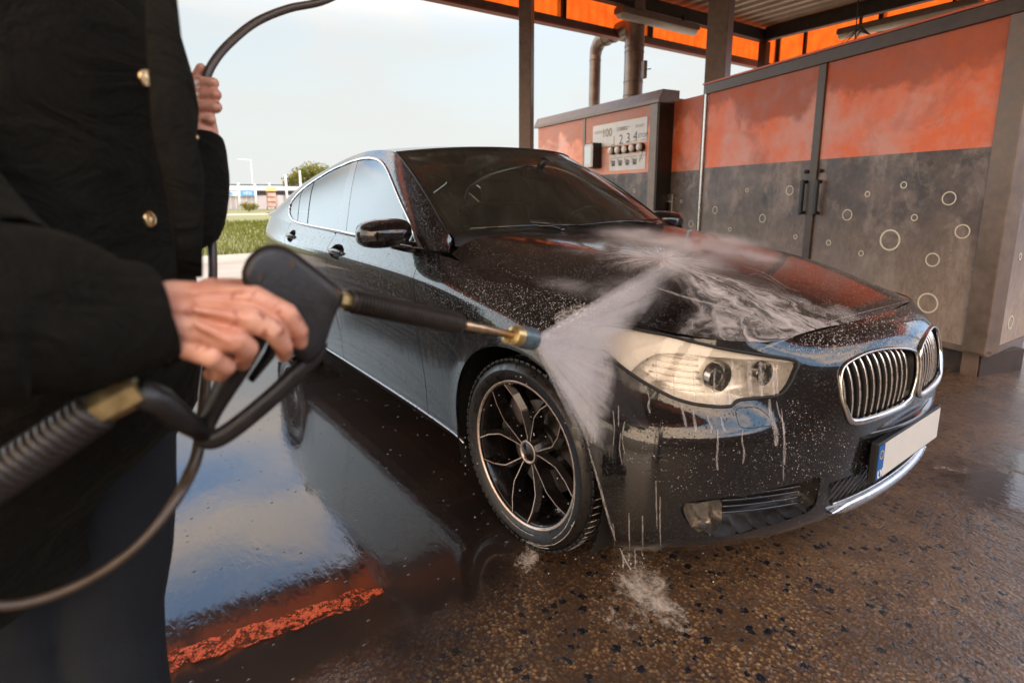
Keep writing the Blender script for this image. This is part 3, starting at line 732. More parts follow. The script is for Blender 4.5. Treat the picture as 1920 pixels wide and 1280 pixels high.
# sides of the greenhouse
DLO=[(1.25,-.12),(2.564,2.275),(3.78,3.475),(4.703,4.21),(5.529,4.824),(6.171,5.081),(6.692,5.132),(7.375,5.045),(8.052,4.945),(8.678,4.506),(9.118,4.08),(9.529,3.268),(9.71,2.346),(9.54,1.034),(9.15,.296),(8.644,.063),(7.726,.017),(6.42,.02),(5.648,-.007),(2.795,-.074),(2.0,-.10)]
def sline(Q,a,b):  # signed (u right of the line through a,b), in params
    a=np.array(a);b=np.array(b); t=(Q[:,1]-a[1])/(b[1]-a[1]); return Q[:,0]-(a[0]+(b[0]-a[0])*t)
for fullS,flip,sgn in ((SfR,True,-1),(SfL,False,1)):
    poly=np.vstack([dens([DLO[0],DLO[1]])[:14],crv(DLO[1:],False,6)]); 
    s=sd_region(Sh(fullS.P,fullS.Q,fullS.F),fullS,poly); base=Sh(fullS.P,fullS.Q,fullS.F)
    outer=clip(base,-s,0); panel('pillar_and_rail',outer,m_paint,car,flip,.006)
    ins=clip(Sh(base.P,np.column_stack([base.Q,s]),base.F),s,0)
    strip=clip(ins,-(ins.Q[:,2]+.019),0)   # s>-.019
    n=normals(strip,flip); prof=np.sqrt(np.clip(1-((strip.Q[:,2]+.0095)/.0095)**2,0,1))*.007
    mobj('window_chrome',strip.P+n*prof[:,None],strip.F if not flip else [tuple(reversed(f)) for f in strip.F],m_satin,car)
    inner=clip(ins,ins.Q[:,2]+.019,0); n=normals(inner,flip)
    inner=Sh(inner.P-n*.004,inner.Q,inner.F)
    lines=[(('B1'),(6.76,4.51),(5.965,.228)),('B2',(7.03,4.58),(6.458,.246)),('D1',(8.78,4.47),(8.05,.28)),('D2',(9.47,4.5),(8.68,.36))]
    sail=sline(inner.Q,(3.45,3.1),(2.35,.0))*.14
    L=[sline(inner.Q,a,b)*.16 for _,a,b in lines]
    black=clip(inner,sail); blk=[black]
    rest=Sh(inner.P,np.column_stack([inner.Q]+L+[sail]),inner.F)
    rest=clip(rest,-rest.Q[:,-1])
    fw_=clip(rest,rest.Q[:,3]); r2=clip(rest,-rest.Q[:,3]); bp_=clip(r2,r2.Q[:,4]); r2=clip(r2,-r2.Q[:,4])
    rw=clip(r2,r2.Q[:,5]+.004); r3=clip(r2,-(r2.Q[:,5]-.004)); q1=clip(r3,r3.Q[:,6]+.003); q2=clip(r3,-(r3.Q[:,6]-.003))
    panel('mirror_sail_panel',Sh(black.P,black.Q[:,:2],black.F),m_plasticg,car,flip,.004,.001); panel('door_pillar',Sh(bp_.P,bp_.Q[:,:2],bp_.F),m_plasticg,car,flip,.004,.001)
    for nm,x in (('front_side_window',fw_),('rear_side_window',rw),('quarter_window',q1),('quarter_window',q2)): panel(nm,Sh(x.P,x.Q[:,:2],x.F),m_side,car,flip,.004)
    allin=Sh(inner.P,inner.Q[:,:2],inner.F); n=normals(allin,flip); 
    edge_=clip(Sh(inner.P-n*.004,inner.Q,inner.F),-(inner.Q[:,2]+.034),0); mobj('window_rubber',edge_.P,edge_.F if not flip else [tuple(reversed(f)) for f in edge_.F],m_rubber,car)
# tail lid bridge and underbody
mb=MB(); a=surf_at(Rf,[(8,b) for b in np.linspace(0,10,21)]); b=[(-4.13,y,1.118) for y in np.linspace(-.78,.78,21)]
mb.add(list(a)+b,[(i,i+1,22+i,21+i) for i in range(20)]); mb.build('tailgate_edge',m_paint,car,True)
mb=MB(); mb.box((-1.75,0,.25),(4.2,1.2,.10)); mb.box((.20,0,.33),(.5,.9,.2)); mb.box((-1.45,0,.50),(2.0,1.72,.44)); mb.build('underbody',m_rubber,car)
m_liner=simple('arch_liner',(.006,.0055,.005),.8)
for x0 in (-.01,-3.07):
    for sgn in (-1,1):
        mb=MB(); P=[];F=[]; n_=26
        for i in range(n_):
            a=math.radians(-30+240*i/(n_-1)); hw=.405 if math.cos(a)>0 else .432
            for y in (.925,.60): P.append((x0+(hw+.012)*math.cos(a),sgn*y,.345+.412*math.sin(a)))
        for i in range(n_-1): F.append((2*i,2*i+1,2*i+3,2*i+2))
        F.append(tuple(2*i+1 for i in range(n_))); mb.add(P,F); mb.build('arch_liner',m_liner,car,True)
# side mirrors
m_mirr=simple('mirror_glass',(.8,.8,.8),.03,1.)
for sgn in (-1,1):
    mb=MB(); P=[];F=[]; n_=22
    prof=[(0.0,.40),(.03,.78),(.075,.97),(.115,1.0),(.145,.97),(.15,.90)]   # from front nose to the rear rim (distance backwards, scale)
    def oval(sc,xx):
        o=[]
        for i in range(n_):
            a=2*math.pi*i/n_; c,s_=math.cos(a),math.sin(a); ex=abs(c)**.62*(1 if c>0 else -1); ez=abs(s_)**.62*(1 if s_>0 else -1)
            o.append((xx,sgn*(1.012+.122*ex*sc - (.012 if ex<0 and ez>0 else 0)),1.098+(.062*ez*sc if ez<0 else .074*ez*sc*(1-.18*max(0,ex)))))
        return o
    for d,sc in prof: P+=oval(sc,-.815-d)
    for j in range(len(prof)-1):
        for i in range(n_): F.append((j*n_+i,j*n_+(i+1)%n_,(j+1)*n_+(i+1)%n_,(j+1)*n_+i))
    F.append(tuple(range(n_))); mb.add(P,F); mo=mb.build('side_mirror',m_paint,car,True); fixn(mo)
    mb=MB(); mb.add([(p[0]+.006,p[1],p[2]) for p in oval(.9,-.965)],[tuple(range(n_))]); mb.build('mirror_glass',m_mirr,mo)
    mb=MB(); mb.tube([(-.86,sgn*.89,1.035),(-.87,sgn*.94,1.045),(-.88,sgn*.99,1.06)],[.030,.026,.026],12,sx=1.5); mb.build('mirror_arm',m_plasticg,mo,True)
# wheels
m_tyre_t=NT('tyre_rubber'); _p=m_tyre_t.coord('Object'); _v=m_tyre_t.noise(_p,40,4,.6)
m_tyre=m_tyre_t.fin(m_tyre_t.bsdf(Base_Color=m_tyre_t.mix(m_tyre_t.rng(_v,.4,.7),(.007,.006,.006),(.014,.012,.011)),Roughness=m_tyre_t.rng(_v,.3,.7,.18,.5),Normal=m_tyre_t.bump(_v,.25,.003)))
m_rimd=simple('dark_wheel_paint',(.012,.010,.010),.22,.3,var=.2,scale=30,coat=.5)
m_rimb=simple('machined_wheel_edge',(.62,.50,.43),.32,.8,var=.2,scale=60)
m_disc=simple('brake_disc',(.16,.14,.13),.38,1.,var=.2)
def make_wheel():
    root=empty('wheel')
    root.parent=car
    # outer side is -y
    ty=MB(); prof=[(.262,-.108),(.285,-.121),(.312,-.124),(.330,-.114),(.341,-.100),(.3485,-.084)]
    x=-.080
    while x<.08:
        prof+=[(.352,x),(.352,x+.026),(.345,x+.028),(.345,x+.034)]; x+=.036
    prof+=[(.3485,.084),(.341,.100),(.330,.114),(.312,.124),(.285,.121),(.262,.108)]
    ty.lathe(prof,144); t=ty.build('tyre',m_tyre,root,auto=28)
    # sipes: shallow cuts shown as raised shoulder blocks
    sp=MB()
    for i in range(72):
        a=2*math.pi*i/72; c,s_=math.cos(a),math.sin(a)
        for y in (-.094,.094):
            R=Matrix(((c,0,-s_),(0,1,0),(s_,0,c))); sp.box((.3455*c,y,.3455*s_),(.010,.030,.0225),R=R,bev=.002)
    _m=t.data; _o=sp.build('tmp',m_tyre,None); _b=bmesh.new(); _b.from_mesh(_m); _b.from_mesh(_o.data); _b.to_mesh(_m); _b.free(); bpy.data.objects.remove(_o)
    rm=MB(); rm.lathe([(.262,-.108),(.268,-.112),(.268,-.104),(.256,-.100),(.250,-.085),(.238,-.03),(.232,.05),(.262,.105)],96); r=rm.build('rim',m_rimd,root,auto=40)
    lp=MB(); lp.lathe([(.2685,-.1125),(.2715,-.1135),(.2715,-.108),(.2655,-.1055),(.2605,-.1065),(.2625,-.111)],96,closed=True); lp.build('rim_lip',m_rimb,r,True)
    for k in range(5):
        th=math.radians(15+72*k)
        for sg in (-1,1):
            pts=[(.040,8),(.075,8.5),(.150,12.5),(.200,19),(.258,26.5)]; _k=np.array([(r_*math.cos(th+sg*math.radians(a)),r_*math.sin(th+sg*math.radians(a))) for r_,a in ((.040,9),(.062,9),(.152,13),(.164,14.6),(.212,20.5),(.259,26.5))]); c=np.array([(np.interp(q,range(6),_k[:,0]),np.interp(q,range(6),_k[:,1])) for q in np.linspace(0,5,16)])
            # outline stays angular at the kink
            dk=MB(); P=[];F=[]; n_=len(c)
            def dish(rr): return -.078-.030*max(0,(rr-.05)/.21)**1.3
            for i,(a,b) in enumerate(c):
                t_=c[min(i+1,n_-1)]-c[max(i-1,0)]; t_/=np.linalg.norm(t_); nx=np.array([-t_[1],t_[0]])*sg; rr=math.hypot(a,b); y=dish(rr)
                wi=.0020; 
                P+= [(a+nx[0]*wi,y,b+nx[1]*wi),(a-nx[0]*wi,y,b-nx[1]*wi),(a-nx[0]*(wi+.014),y+.020,b-nx[1]*(wi+.014)),(a-nx[0]*(wi+.010),y+.05,b-nx[1]*(wi+.010)),(a+nx[0]*(wi+.003),y+.05,b+nx[1]*(wi+.003))]
            for i in range(n_-1):
                for q in range(5): F.append((i*5+q,i*5+(q+1)%5,(i+1)*5+(q+1)%5,(i+1)*5+q))
            dk.add(P,F); dk.M=[(0 if j%5==0 else 1) for j in range(len(F))]; o=dk.build('spoke',[m_rimb,m_rimd],r,False); fixn(o)
    hb=MB(); hb.lathe([(.0,-.079),(.030,-.080),(.034,-.078)],32); hb.build('centre_cap',m_plasticg,r,True)
    hb=MB(); hb.lathe([(.034,-.078),(.036,-.083),(.043,-.083),(.048,-.075),(.06,-.05),(.075,-.02)],40); hb.M=[0 if (j%5)<2 else 1 for j in range(len(hb.F))]; hb.build('hub',[m_rimb,m_rimd],r,True)
    ds=MB(); ds.lathe([(.09,.0),(.175,.0),(.175,.03),(.09,.03)],48,closed=True); ds.lathe([(.0,-.02),(.085,-.02),(.09,.0)],32); ds.build('brake_disc',m_disc,root,auto=30)
    cl=MB(); cl.box((-.14,-.012,.07),(.10,.05,.17),R=Matrix.Rotation(.45,3,'Y'),bev=.015); cl.build('brake_caliper',simple('caliper_grey',(.09,.08,.08),.45,.5),root,True)
    return root
def copy_tree(o,parent=None):
    c=o.copy(); COL.objects.link(c)
    if parent is not None: c.parent=parent
    for ch in list(o.children): copy_tree(ch,c)
    return c
wh=make_wheel()
def put(o,x,sgn,st=0.):
    o.location=(x,sgn*.815,.352); o.rotation_euler=(0,0,(0 if sgn<0 else math.pi)+st)
put(wh,.0,-1,math.radians(2.5))
for x,sgn,st in ((.0,1,math.radians(2.5)),(-3.07,-1,0),(-3.07,1,0)):
    o=copy_tree(wh,car); put(o,x,sgn,st)
# interior
mb=MB()
for y in (-.40,.40):
    mb.box((-1.62,y,.62),(.52,.52,.16),bev=.05); mb.box((-1.93,y,.92),(.16,.50,.62),bev=.06,R=Matrix.Rotation(-.22,3,'Y')); mb.box((-2.02,y,1.30),(.10,.26,.18),bev=.04,R=Matrix.Rotation(-.15,3,'Y'))
mb.box((-2.75,0,.62),(.5,1.3,.16),bev=.05); mb.box((-3.02,0,.92),(.16,1.3,.6),bev=.06)
mb.build('seats',m_cloth,car,True)
mb=MB(); mb.tube([(-.80,-.74,.95),(-.84,-.3,1.0),(-.84,.3,1.0),(-.80,.74,.95)],[.10,.12,.12,.10],12,sx=1.6); mb.box((-.72,0,1.0),(.35,1.5,.10),bev=.04); mb.build('dashboard',m_plastic,car,True)
mb=MB(); R=Matrix.Rotation(-1.15,3,'Y'); mb.tube([Vector((-1.10,.40,1.03))+R@Vector((.19*math.cos(a),.19*math.sin(a),0)) for a in np.linspace(0,2*math.pi,32,endpoint=False)],.014,8,closed=True); mb.box((-1.09,.40,1.02),(.04,.12,.09),bev=.02); mb.box((-1.09,.40,1.02),(.02,.36,.03)); mb.build('steering_wheel',m_plastic,car,True)
mb=MB(); mb.box((-1.03,0,1.395),(.04,.27,.08),bev=.02,R=Matrix.Rotation(.25,3,'Z')); mb.tube([(-1.03,0,1.42),(-.98,0,1.47)],.02,8); mb.build('interior_mirror',m_plastic,car,True)
# ---------------------------------------------------------------- setting
def dip(y): 
    t=min(max((y-1.0)/2.0,0),1); return -.09*t*t*(3-2*t)
YB=[-.6,.0,.6,1.0,1.25,1.5,1.75,2.0,2.25,2.5,2.75,3.0,4.0]
def sheet(name,x0,x1,y0,y1,z,mat,nx=1):
    ys=[y0]+[y for y in YB if y0<y<y1]+[y1]; xs=list(np.linspace(x0,x1,nx+1)); P=[(x,y,z+dip(y)) for x in xs for y in ys]; m=len(ys)
    F=[(i*m+j,(i+1)*m+j,(i+1)*m+j+1,i*m+j+1) for i in range(nx) for j in range(m-1)]
    return tag(mobj(name,P,F,mat,None,True),kind='structure')
# far earth
t=NT('meadow_earth'); p=t.pos(); c=t.mix(t.rng(t.noise(p,.05,5,.6),.35,.65),(.115,.115,.03),(.15,.135,.045)); c=t.mix(t.rng(t.noise(p,1.3,5,.65),.45,.75),c,(.19,.155,.08))
c=t.mix(t.rng(t.noise(p,9,4),.35,.7),c,(.07,.08,.016)); m_meadow=t.fin(t.bsdf(Base_Color=c,Roughness=.9,Normal=t.bump(t.noise(p,14,5,.7),.8,.05)))
sheet('ground',-420,180,-260,320,-.012,m_meadow,6)
t=NT('dry_pavement'); p=t.pos(); c=t.mix(t.rng(t.noise(p,.8,6,.6),.35,.7),(.20,.165,.14),(.27,.23,.195)); c=t.mix(t.rng(t.noise(p,60,3,.7),.5,.75),c,(.13,.11,.09)); 
c=t.mix(t.rng(t.noise(p,.35,3,.5),.5,.6),c,(.16,.13,.10)); m_pave=t.fin(t.bsdf(Base_Color=c,Roughness=.75,Normal=t.bump(t.noise(p,40,5,.7),.3,.01)))
sheet('pavement',-12.4,40,-40,40,-.004,m_pave,3)
sheet('path',-49.5,-46.2,-60,60,-.004,simple('pale_path',(.36,.28,.22),.9,var=.2,scale=1),2)
# wet wash floor
t=NT('wet_wash_floor'); p=t.pos(); geo=t.n('ShaderNodeNewGeometry'); sp=t.n('ShaderNodeSeparateXYZ'); t.l(geo.outputs['Position'],sp.inputs[0])
x_,y_=sp.outputs[0],sp.outputs[1]
big=t.noise(p,1.1,4,.6); 
grit=t.math('ADD',t.math('MULTIPLY',x_,1.25),t.math('MULTIPLY',y_,.30)); grit=t.math('ADD',grit,t.math('MULTIPLY',t.math('SUBTRACT',big,.5),1.3)); grit=t.math('MAXIMUM',t.rng(grit,-.35,.25),t.rng(t.math('ADD',y_,t.math('MULTIPLY',big,.8)),-2.6,-3.6,0,1))
gp_=t.n('ShaderNodeVectorMath',operation='DISTANCE'); t.l(p,gp_.inputs[0]); gp_.inputs[1].default_value=(1.03,1.02,0); gp2=t.n('ShaderNodeVectorMath',operation='DISTANCE'); t.l(p,gp2.inputs[0]); gp2.inputs[1].default_value=(1.12,1.42,0)
grit=t.math('MULTIPLY',grit,t.rng(t.math('ADD',t.math('MINIMUM',gp_.outputs['Value'],gp2.outputs['Value']),t.math('MULTIPLY',t.math('SUBTRACT',t.noise(p,9,5,.65),.5),.5)),.22,.42))
vo=t.n('ShaderNodeTexVoronoi'); vo.inputs['Scale'].default_value=85; wv=t.n('ShaderNodeVectorMath',operation='ADD'); nz=t.n('ShaderNodeTexNoise'); nz.inputs['Scale'].default_value=60; t.l(p,nz.inputs['Vector'])
sc_=t.n('ShaderNodeVectorMath',operation='SCALE'); t.l(nz.outputs['Color'],sc_.inputs[0]); sc_.inputs['Scale'].default_value=.012; t.l(p,wv.inputs[0]); t.l(sc_.outputs[0],wv.inputs[1]); t.l(wv.outputs[0],vo.inputs['Vector'])
sc2=t.n('ShaderNodeSeparateColor'); t.l(vo.outputs['Color'],sc2.inputs[0])
peb=t.ramp(sc2.outputs[0],[(0,(.07,.032,.012)),(.25,(.24,.115,.04)),(.5,(.38,.20,.07)),(.8,(.52,.30,.12)),(1,(.75,.52,.28))])
peb=t.mix(t.rng(vo.outputs['Distance'],.30,.62),peb,(.035,.016,.008))
fine=t.noise(p,260,3,.7); peb=t.mix(t.rng(fine,.42,.68),peb,(.07,.032,.013)); peb=t.mix(t.rng(t.noise(p,5.5,5,.65,.6),.50,.64,0,.8),peb,(.045,.022,.010))
v3=t.n('ShaderNodeTexVoronoi'); v3.inputs['Scale'].default_value=30; t.l(wv.outputs[0],v3.inputs['Vector']); s3=t.n('ShaderNodeSeparateColor'); t.l(v3.outputs['Color'],s3.inputs[0])
pit=t.math('MULTIPLY',t.rng(t.math('ADD',v3.outputs['Distance'],t.math('MULTIPLY',t.math('SUBTRACT',t.noise(p,75,3,.7),.5),1.5)),t.math('MULTIPLY',s3.outputs[1],.42),t.math('MULTIPLY_ADD',s3.outputs[1],.42,.10),1,0),t.math('GREATER_THAN',s3.outputs[0],.45))
pit2=t.rng(t.noise(p,34,5,.72,.8),.585,.63); pit=t.math('MAXIMUM',pit,t.math('MULTIPLY',pit2,.8))
smooth_c=t.mix(t.rng(t.noise(p,2.2,6,.65),.3,.7),(.007,.004,.003),(.030,.014,.007))
peb=t.mix(t.rng(t.math('ADD',y_,t.math('MULTIPLY',big,.8)),-.7,.5,0,.72),peb,t.mix(t.rng(t.noise(p,8,6,.7,.5),.35,.65),(.06,.030,.014),(.19,.105,.05)))
warm=t.mix(t.rng(t.noise(p,1.7,4,.6),.40,.62),t.mix(.55,peb,(.05,.025,.012)),peb)
farl=t.rng(t.math('ADD',y_,t.math('MULTIPLY',big,.6)),-1.9,-2.9,0,.85)
col=t.mix(grit,smooth_c,t.mix(pit,t.mix(farl,warm,(.022,.013,.009)),(.004,.003,.003)))
# ripples and grit
ell=t.noise(t.pos(scale=(1,3.2,1),rot=(0,0,.75)),13,4,.6,.8)
h1=t.math('MULTIPLY',t.math('SUBTRACT',t.math('MULTIPLY',fine,.5),t.math('ADD',t.math('MULTIPLY',vo.outputs['Distance'],.7),t.math('MULTIPLY',pit,.4))),grit)
spk=t.n('ShaderNodeTexVoronoi'); spk.inputs['Scale'].default_value=24; t.l(p,spk.inputs['Vector']); s4=t.n('ShaderNodeSeparateColor'); t.l(spk.outputs['Color'],s4.inputs[0])
drop=t.math('MULTIPLY',t.rng(spk.outputs['Distance'],.03,.14,1,0),t.math('GREATER_THAN',s4.outputs[0],.62))
b0=t.bump(h1,.5,.006); b1=t.bump(drop,.5,.006,b0)
rip=t.math('MULTIPLY',ell,t.math('MULTIPLY',t.rng(grit,0,1,.10,1.),t.math('ADD',1.,t.math('MULTIPLY',t.rng(t.math('ADD',x_,t.math('MULTIPLY',y_,.6)),.35,.9,0,1),1.6)))); b2=t.bump(rip,.35,.010,b1); b3=t.bump(t.noise(t.pos(scale=(1,1.6,1)),6,3,.5,.3),.05,.012,b2)
bs=t.bsdf(Base_Color=col,Roughness=.6,Normal=b0); bs.inputs['Specular IOR Level'].default_value=.2
t.l(t.math('MULTIPLY',t.rng(t.math('ADD',y_,t.math('MULTIPLY',big,.8)),-2.6,-3.8,1,.22),t.math('SUBTRACT',1.,t.math('MULTIPLY',t.rng(x_,-2.7,-3.7,0,.92),t.rng(y_,-1.25,-2.0,0,1)))),bs.inputs['Coat Weight']); bs.inputs['Coat IOR'].default_value=1.65; t.l(b3,bs.inputs['Coat Normal'])
t.l(t.rng(grit,0,1,.02,.07),bs.inputs['Coat Roughness']); m_floor=t.fin(bs)
sheet('wash_bay_floor',-7.2,13,-16,8.5,0.0,m_floor,4)
# canopy frame: local axes a (towards the nose of the car) and b (towards the cabinets)
CA=math.radians(-3); E1=Vector((math.cos(CA),math.sin(CA),0)); E2=Vector((-math.sin(CA),math.cos(CA),0)); RC=Matrix.Rotation(CA,3,'Z')
W3=lambda a,b,z:E1*a+E2*b+Vector((0,0,z))
A0,A1,B0,B1=-5.50,2.3,-7.6,9.3; ZB,ZT=3.8,4.62; ZI=4.125; ZD=4.37
m_steel=simple('dark_steel',(.035,.028,.024),.45,.4,var=.35,scale=12,bump=.1)
m_steel2=simple('weathered_steel',(.15,.11,.09),.45,.35,var=.25,scale=14,bump=.1)
m_pink=simple('painted_edge_steel',(.30,.07,.055),.5,var=.2)
# translucent orange cladding
t=NT('orange_translucent_sheet'); d=t.n('ShaderNodeBsdfDiffuse'); tl=t.n('ShaderNodeBsdfTranslucent'); mx=t.n('ShaderNodeMixShader'); mx.inputs[0].default_value=.66
nz=t.noise(t.pos(),5,5,.6); c1=t.mix(t.rng(nz,.3,.7),(.80,.13,.02),(.90,.20,.03)); t.l(c1,d.inputs['Color']); c2=t.mix(t.rng(nz,.3,.7),(.66,.085,.010),(.80,.14,.014)); t.l(c2,tl.inputs['Color'])
t.l(d.outputs[0],mx.inputs[1]); t.l(tl.outputs[0],mx.inputs[2]); t.l(mx.outputs[0],t.out.inputs['Surface']); m_orange=t.m
t=NT('corrugated_deck_metal'); nz=t.noise(t.pos(),2.5,6,.65); c=t.mix(t.rng(nz,.35,.7),(.50,.37,.27),(.34,.25,.18)); m_deck=t.fin(t.bsdf(Base_Color=c,Roughness=.5,Metallic=.15))
canopy=empty('wash_bay_canopy',(0,0,0),'steel bay canopy with corrugated deck and glowing orange cladding above the wash bay','canopy')
mb=MB(); nb=int((B1-B0)/.25); P=[];F=[]; k=0
for i in range(nb):
    b=B0+i*.25
    for db,dz in ((0,0),(.06,0),(.095,.055),(.18,.055),(.215,0)):
        P+= [W3(A0+.04,b+db,ZD+dz),W3(A1-.04,b+db,ZD+dz)]
n_=len(P)//2; F=[(2*i,2*i+1,2*i+3,2*i+2) for i in range(n_-1)]
mb.add(P,F); mb.build('roof_deck',m_deck,canopy)
mb=MB(); mb.box(W3((A0+A1)/2,(B0+B1)/2,4.57),(A1-A0-.1,B1-B0-.1,.02),R=RC); mb.build('roof_cover',m_steel,canopy)
def fascia(p0,p1,nm_every=1.8):
    """orange sheet with frame between two canopy corners (a,b)"""
    p0=W3(*p0,0);p1=W3(*p1,0); d=(p1-p0); L=d.length; d.normalize(); R=Matrix((d,Vector((-d.y,d.x,0)),Vector((0,0,1)))).transposed(); c=(p0+p1)/2
    mb=MB(); 
    # slightly wavy sheet
    n=int(L/.09); P=[];F=[]
    for i in range(n+1):
        q=p0+d*(L*i/n)+R@Vector((0,.006*((i%2)*2-1),0)); P+=[(q.x,q.y,ZB+.05),(q.x,q.y,ZT)]
    F=[(2*i,2*i+2,2*i+3,2*i+1) for i in range(n)]; mb.add(P,F); mb.build('orange_cladding',m_orange,canopy)
    mb=MB(); mb.box(c+Vector((0,0,ZB+.06)),(L,.09,.10),R=R); mb.build('lower_rail',m_steel2,canopy)
    mb=MB(); mb.box(c+Vector((0,0,ZB-.004)),(L+.02,.13,.03),R=R); mb.build('edge_strip',m_pink,canopy)
    mb=MB(); k=int(L/nm_every)
    for i in range(k+1):
        mb2=MB(); q=p0+d*(L*i/k); mb2.box(q+Vector((0,0,(ZB+ZT)/2+.04)),(.065,.12,ZT-ZB-.1),R=R); mb2.build('mullion',m_steel,canopy)
fascia((A0,B0),(A0,B1)); fascia((A0,B1),(A1,B1)); fascia((A1,B1),(A1,B0)); fascia((A1,B0),(A0,B0))
def beam(p0,p1,w,h,name='beam',mat=None):
    p0=Vector(p0);p1=Vector(p1); d=p1-p0; L=d.length; d.normalize(); y=Vector((0,0,1)).cross(d).normalized() if abs(d.z)<.9 else Vector((0,1,0)); z=d.cross(y); R=Matrix((d,y,z)).transposed()
    mb=MB(); mb.box((p0+p1)/2,(L,w,h),R=R,bev=.004); return mb.build(name,mat or m_steel,canopy)
AI,BI=-5.08,8.17
beam(W3(AI,B0+.1,ZI+.09),W3(AI,BI+.05,ZI+.09),.13,.20); beam(W3(AI+.07,BI,ZI+.11),W3(A1-.3,BI,ZI+.11),.13,.23)
beam(W3(-.6,B0+.1,ZI+.10),W3(-.6,BI-.06,ZI+.10),.10,.14); beam(W3(1.9,B0+.1,ZI+.10),W3(1.9,BI-.06,ZI+.10),.10,.14); beam(W3(AI+.06,B0+.4,ZI+.08),W3(A1-.3,B0+.4,ZI+.08),.10,.16)
# short posts at the corner, outriggers
beam(W3(AI+.02,BI+.02,ZI-.02),W3(AI+.02,BI+.02,.0),.15,.15,'corner_post'); beam(W3(AI,BI+.1,ZI-.10),W3(A0+.05,BI+.6,ZI-.12),.04,.05,'strut')
beam(W3(AI+.2,B1-.06,3.8),W3(AI+.2,B1-.06,4.4),.06,.06,'strut')
beam(W3(-1.95,BI+.2,ZI),W3(-1.95,BI+.2,.0),.14,.2,'hanger_post'); beam(W3(-.1,BI+.25,ZI),W3(-.1,BI+.25,0),.40,.3,'hanger_post')
def post(name,loc,w,z1,label,rz=0.,z0=-.09):
    mb=MB(); L=z1-z0; 
    prof=[(-w/2,-w/2),(w/2,-w/2),(w/2,w/2),(-w/2,w/2)]
    mb.box((0,0,L/2),(w,w,L),bev=.006); 
    e=empty(name,(loc[0],loc[1],z0),label,'post','canopy posts',rz); mb.build('shaft',m_steel2,e)
    mb=MB(); mb.box((0,0,.011),(w*2,w*2,.02),bev=.003); mb.build('base_plate',m_steel,e)
    for (a,b) in ((1,1),(1,-1),(-1,1),(-1,-1)):
        mb=MB(); mb.tube([(a*w*.75,b*w*.75,.02),(a*w*.75,b*w*.75,.045)],.012,6); mb.build('bolt',m_steel2,e)
    return e
post('canopy_post',(-4.75,2.83),.168,ZI,'slim grey steel post rising behind the roof of the black car',rz=.62,z0=-.09)
post('canopy_post',(-2.92,4.47),.25,ZI,'thick dark steel post standing at the far end of the big orange cabinet',rz=.30)
post('canopy_post',tuple(W3(2.0,-3.0,0))[:2],.14,ZI,'steel post at the front corner of the bay, behind the photographer',z0=0)
post('canopy_post',tuple(W3(2.0,6.0,0))[:2],.14,ZI,'steel post at the front corner beyond the cabinets')
# ceiling lamps (unlit)
m_lampw=simple('lamp_cover',(.55,.50,.44),.35,var=.1)
def lampf(p0,p1,label):
    p0=Vector(p0);p1=Vector(p1); d=(p1-p0); L=d.length; d.normalize(); y=Vector((0,0,1)).cross(d).normalized(); R=Matrix((d,y,Vector((0,0,1)))).transposed(); c=(p0+p1)/2
    e=empty('ceiling_lamp',c,label,'lamp','long unlit lamps under the canopy beams'); 
    mb=MB(); mb.prism([(-.10,0.02),(-.10,.09),(-.055,.12),(.055,.12),(.10,.09),(.10,.02)],-L/2,L/2,X=lambda v:R@Vector((v.z,v.x,v.y))); mb.build('housing',m_steel2,e)
    mb=MB(); mb.tube([R@Vector((-L/2+.02,0,.01)),R@Vector((L/2-.02,0,.01))],.065,12,sx=1.2); mb.build('diffuser',m_lampw,e,True)
    for s_ in(-1,1):
        mb=MB(); mb.box(R@Vector((s_*L*.33,0,.16)),(.03,.05,.12),R=R); mb.build('bracket',m_steel,e)
lampf(W3(AI+.14,4.29,3.93),W3(AI+.14,6.03,3.93),'long dusty lamp fixed under the beam behind the ventilation pipes')
lampf(W3(-3.69,BI+.02,3.90),W3(-1.76,BI+.02,3.90),'long dusty lamp under the beam above the big orange cabinet')
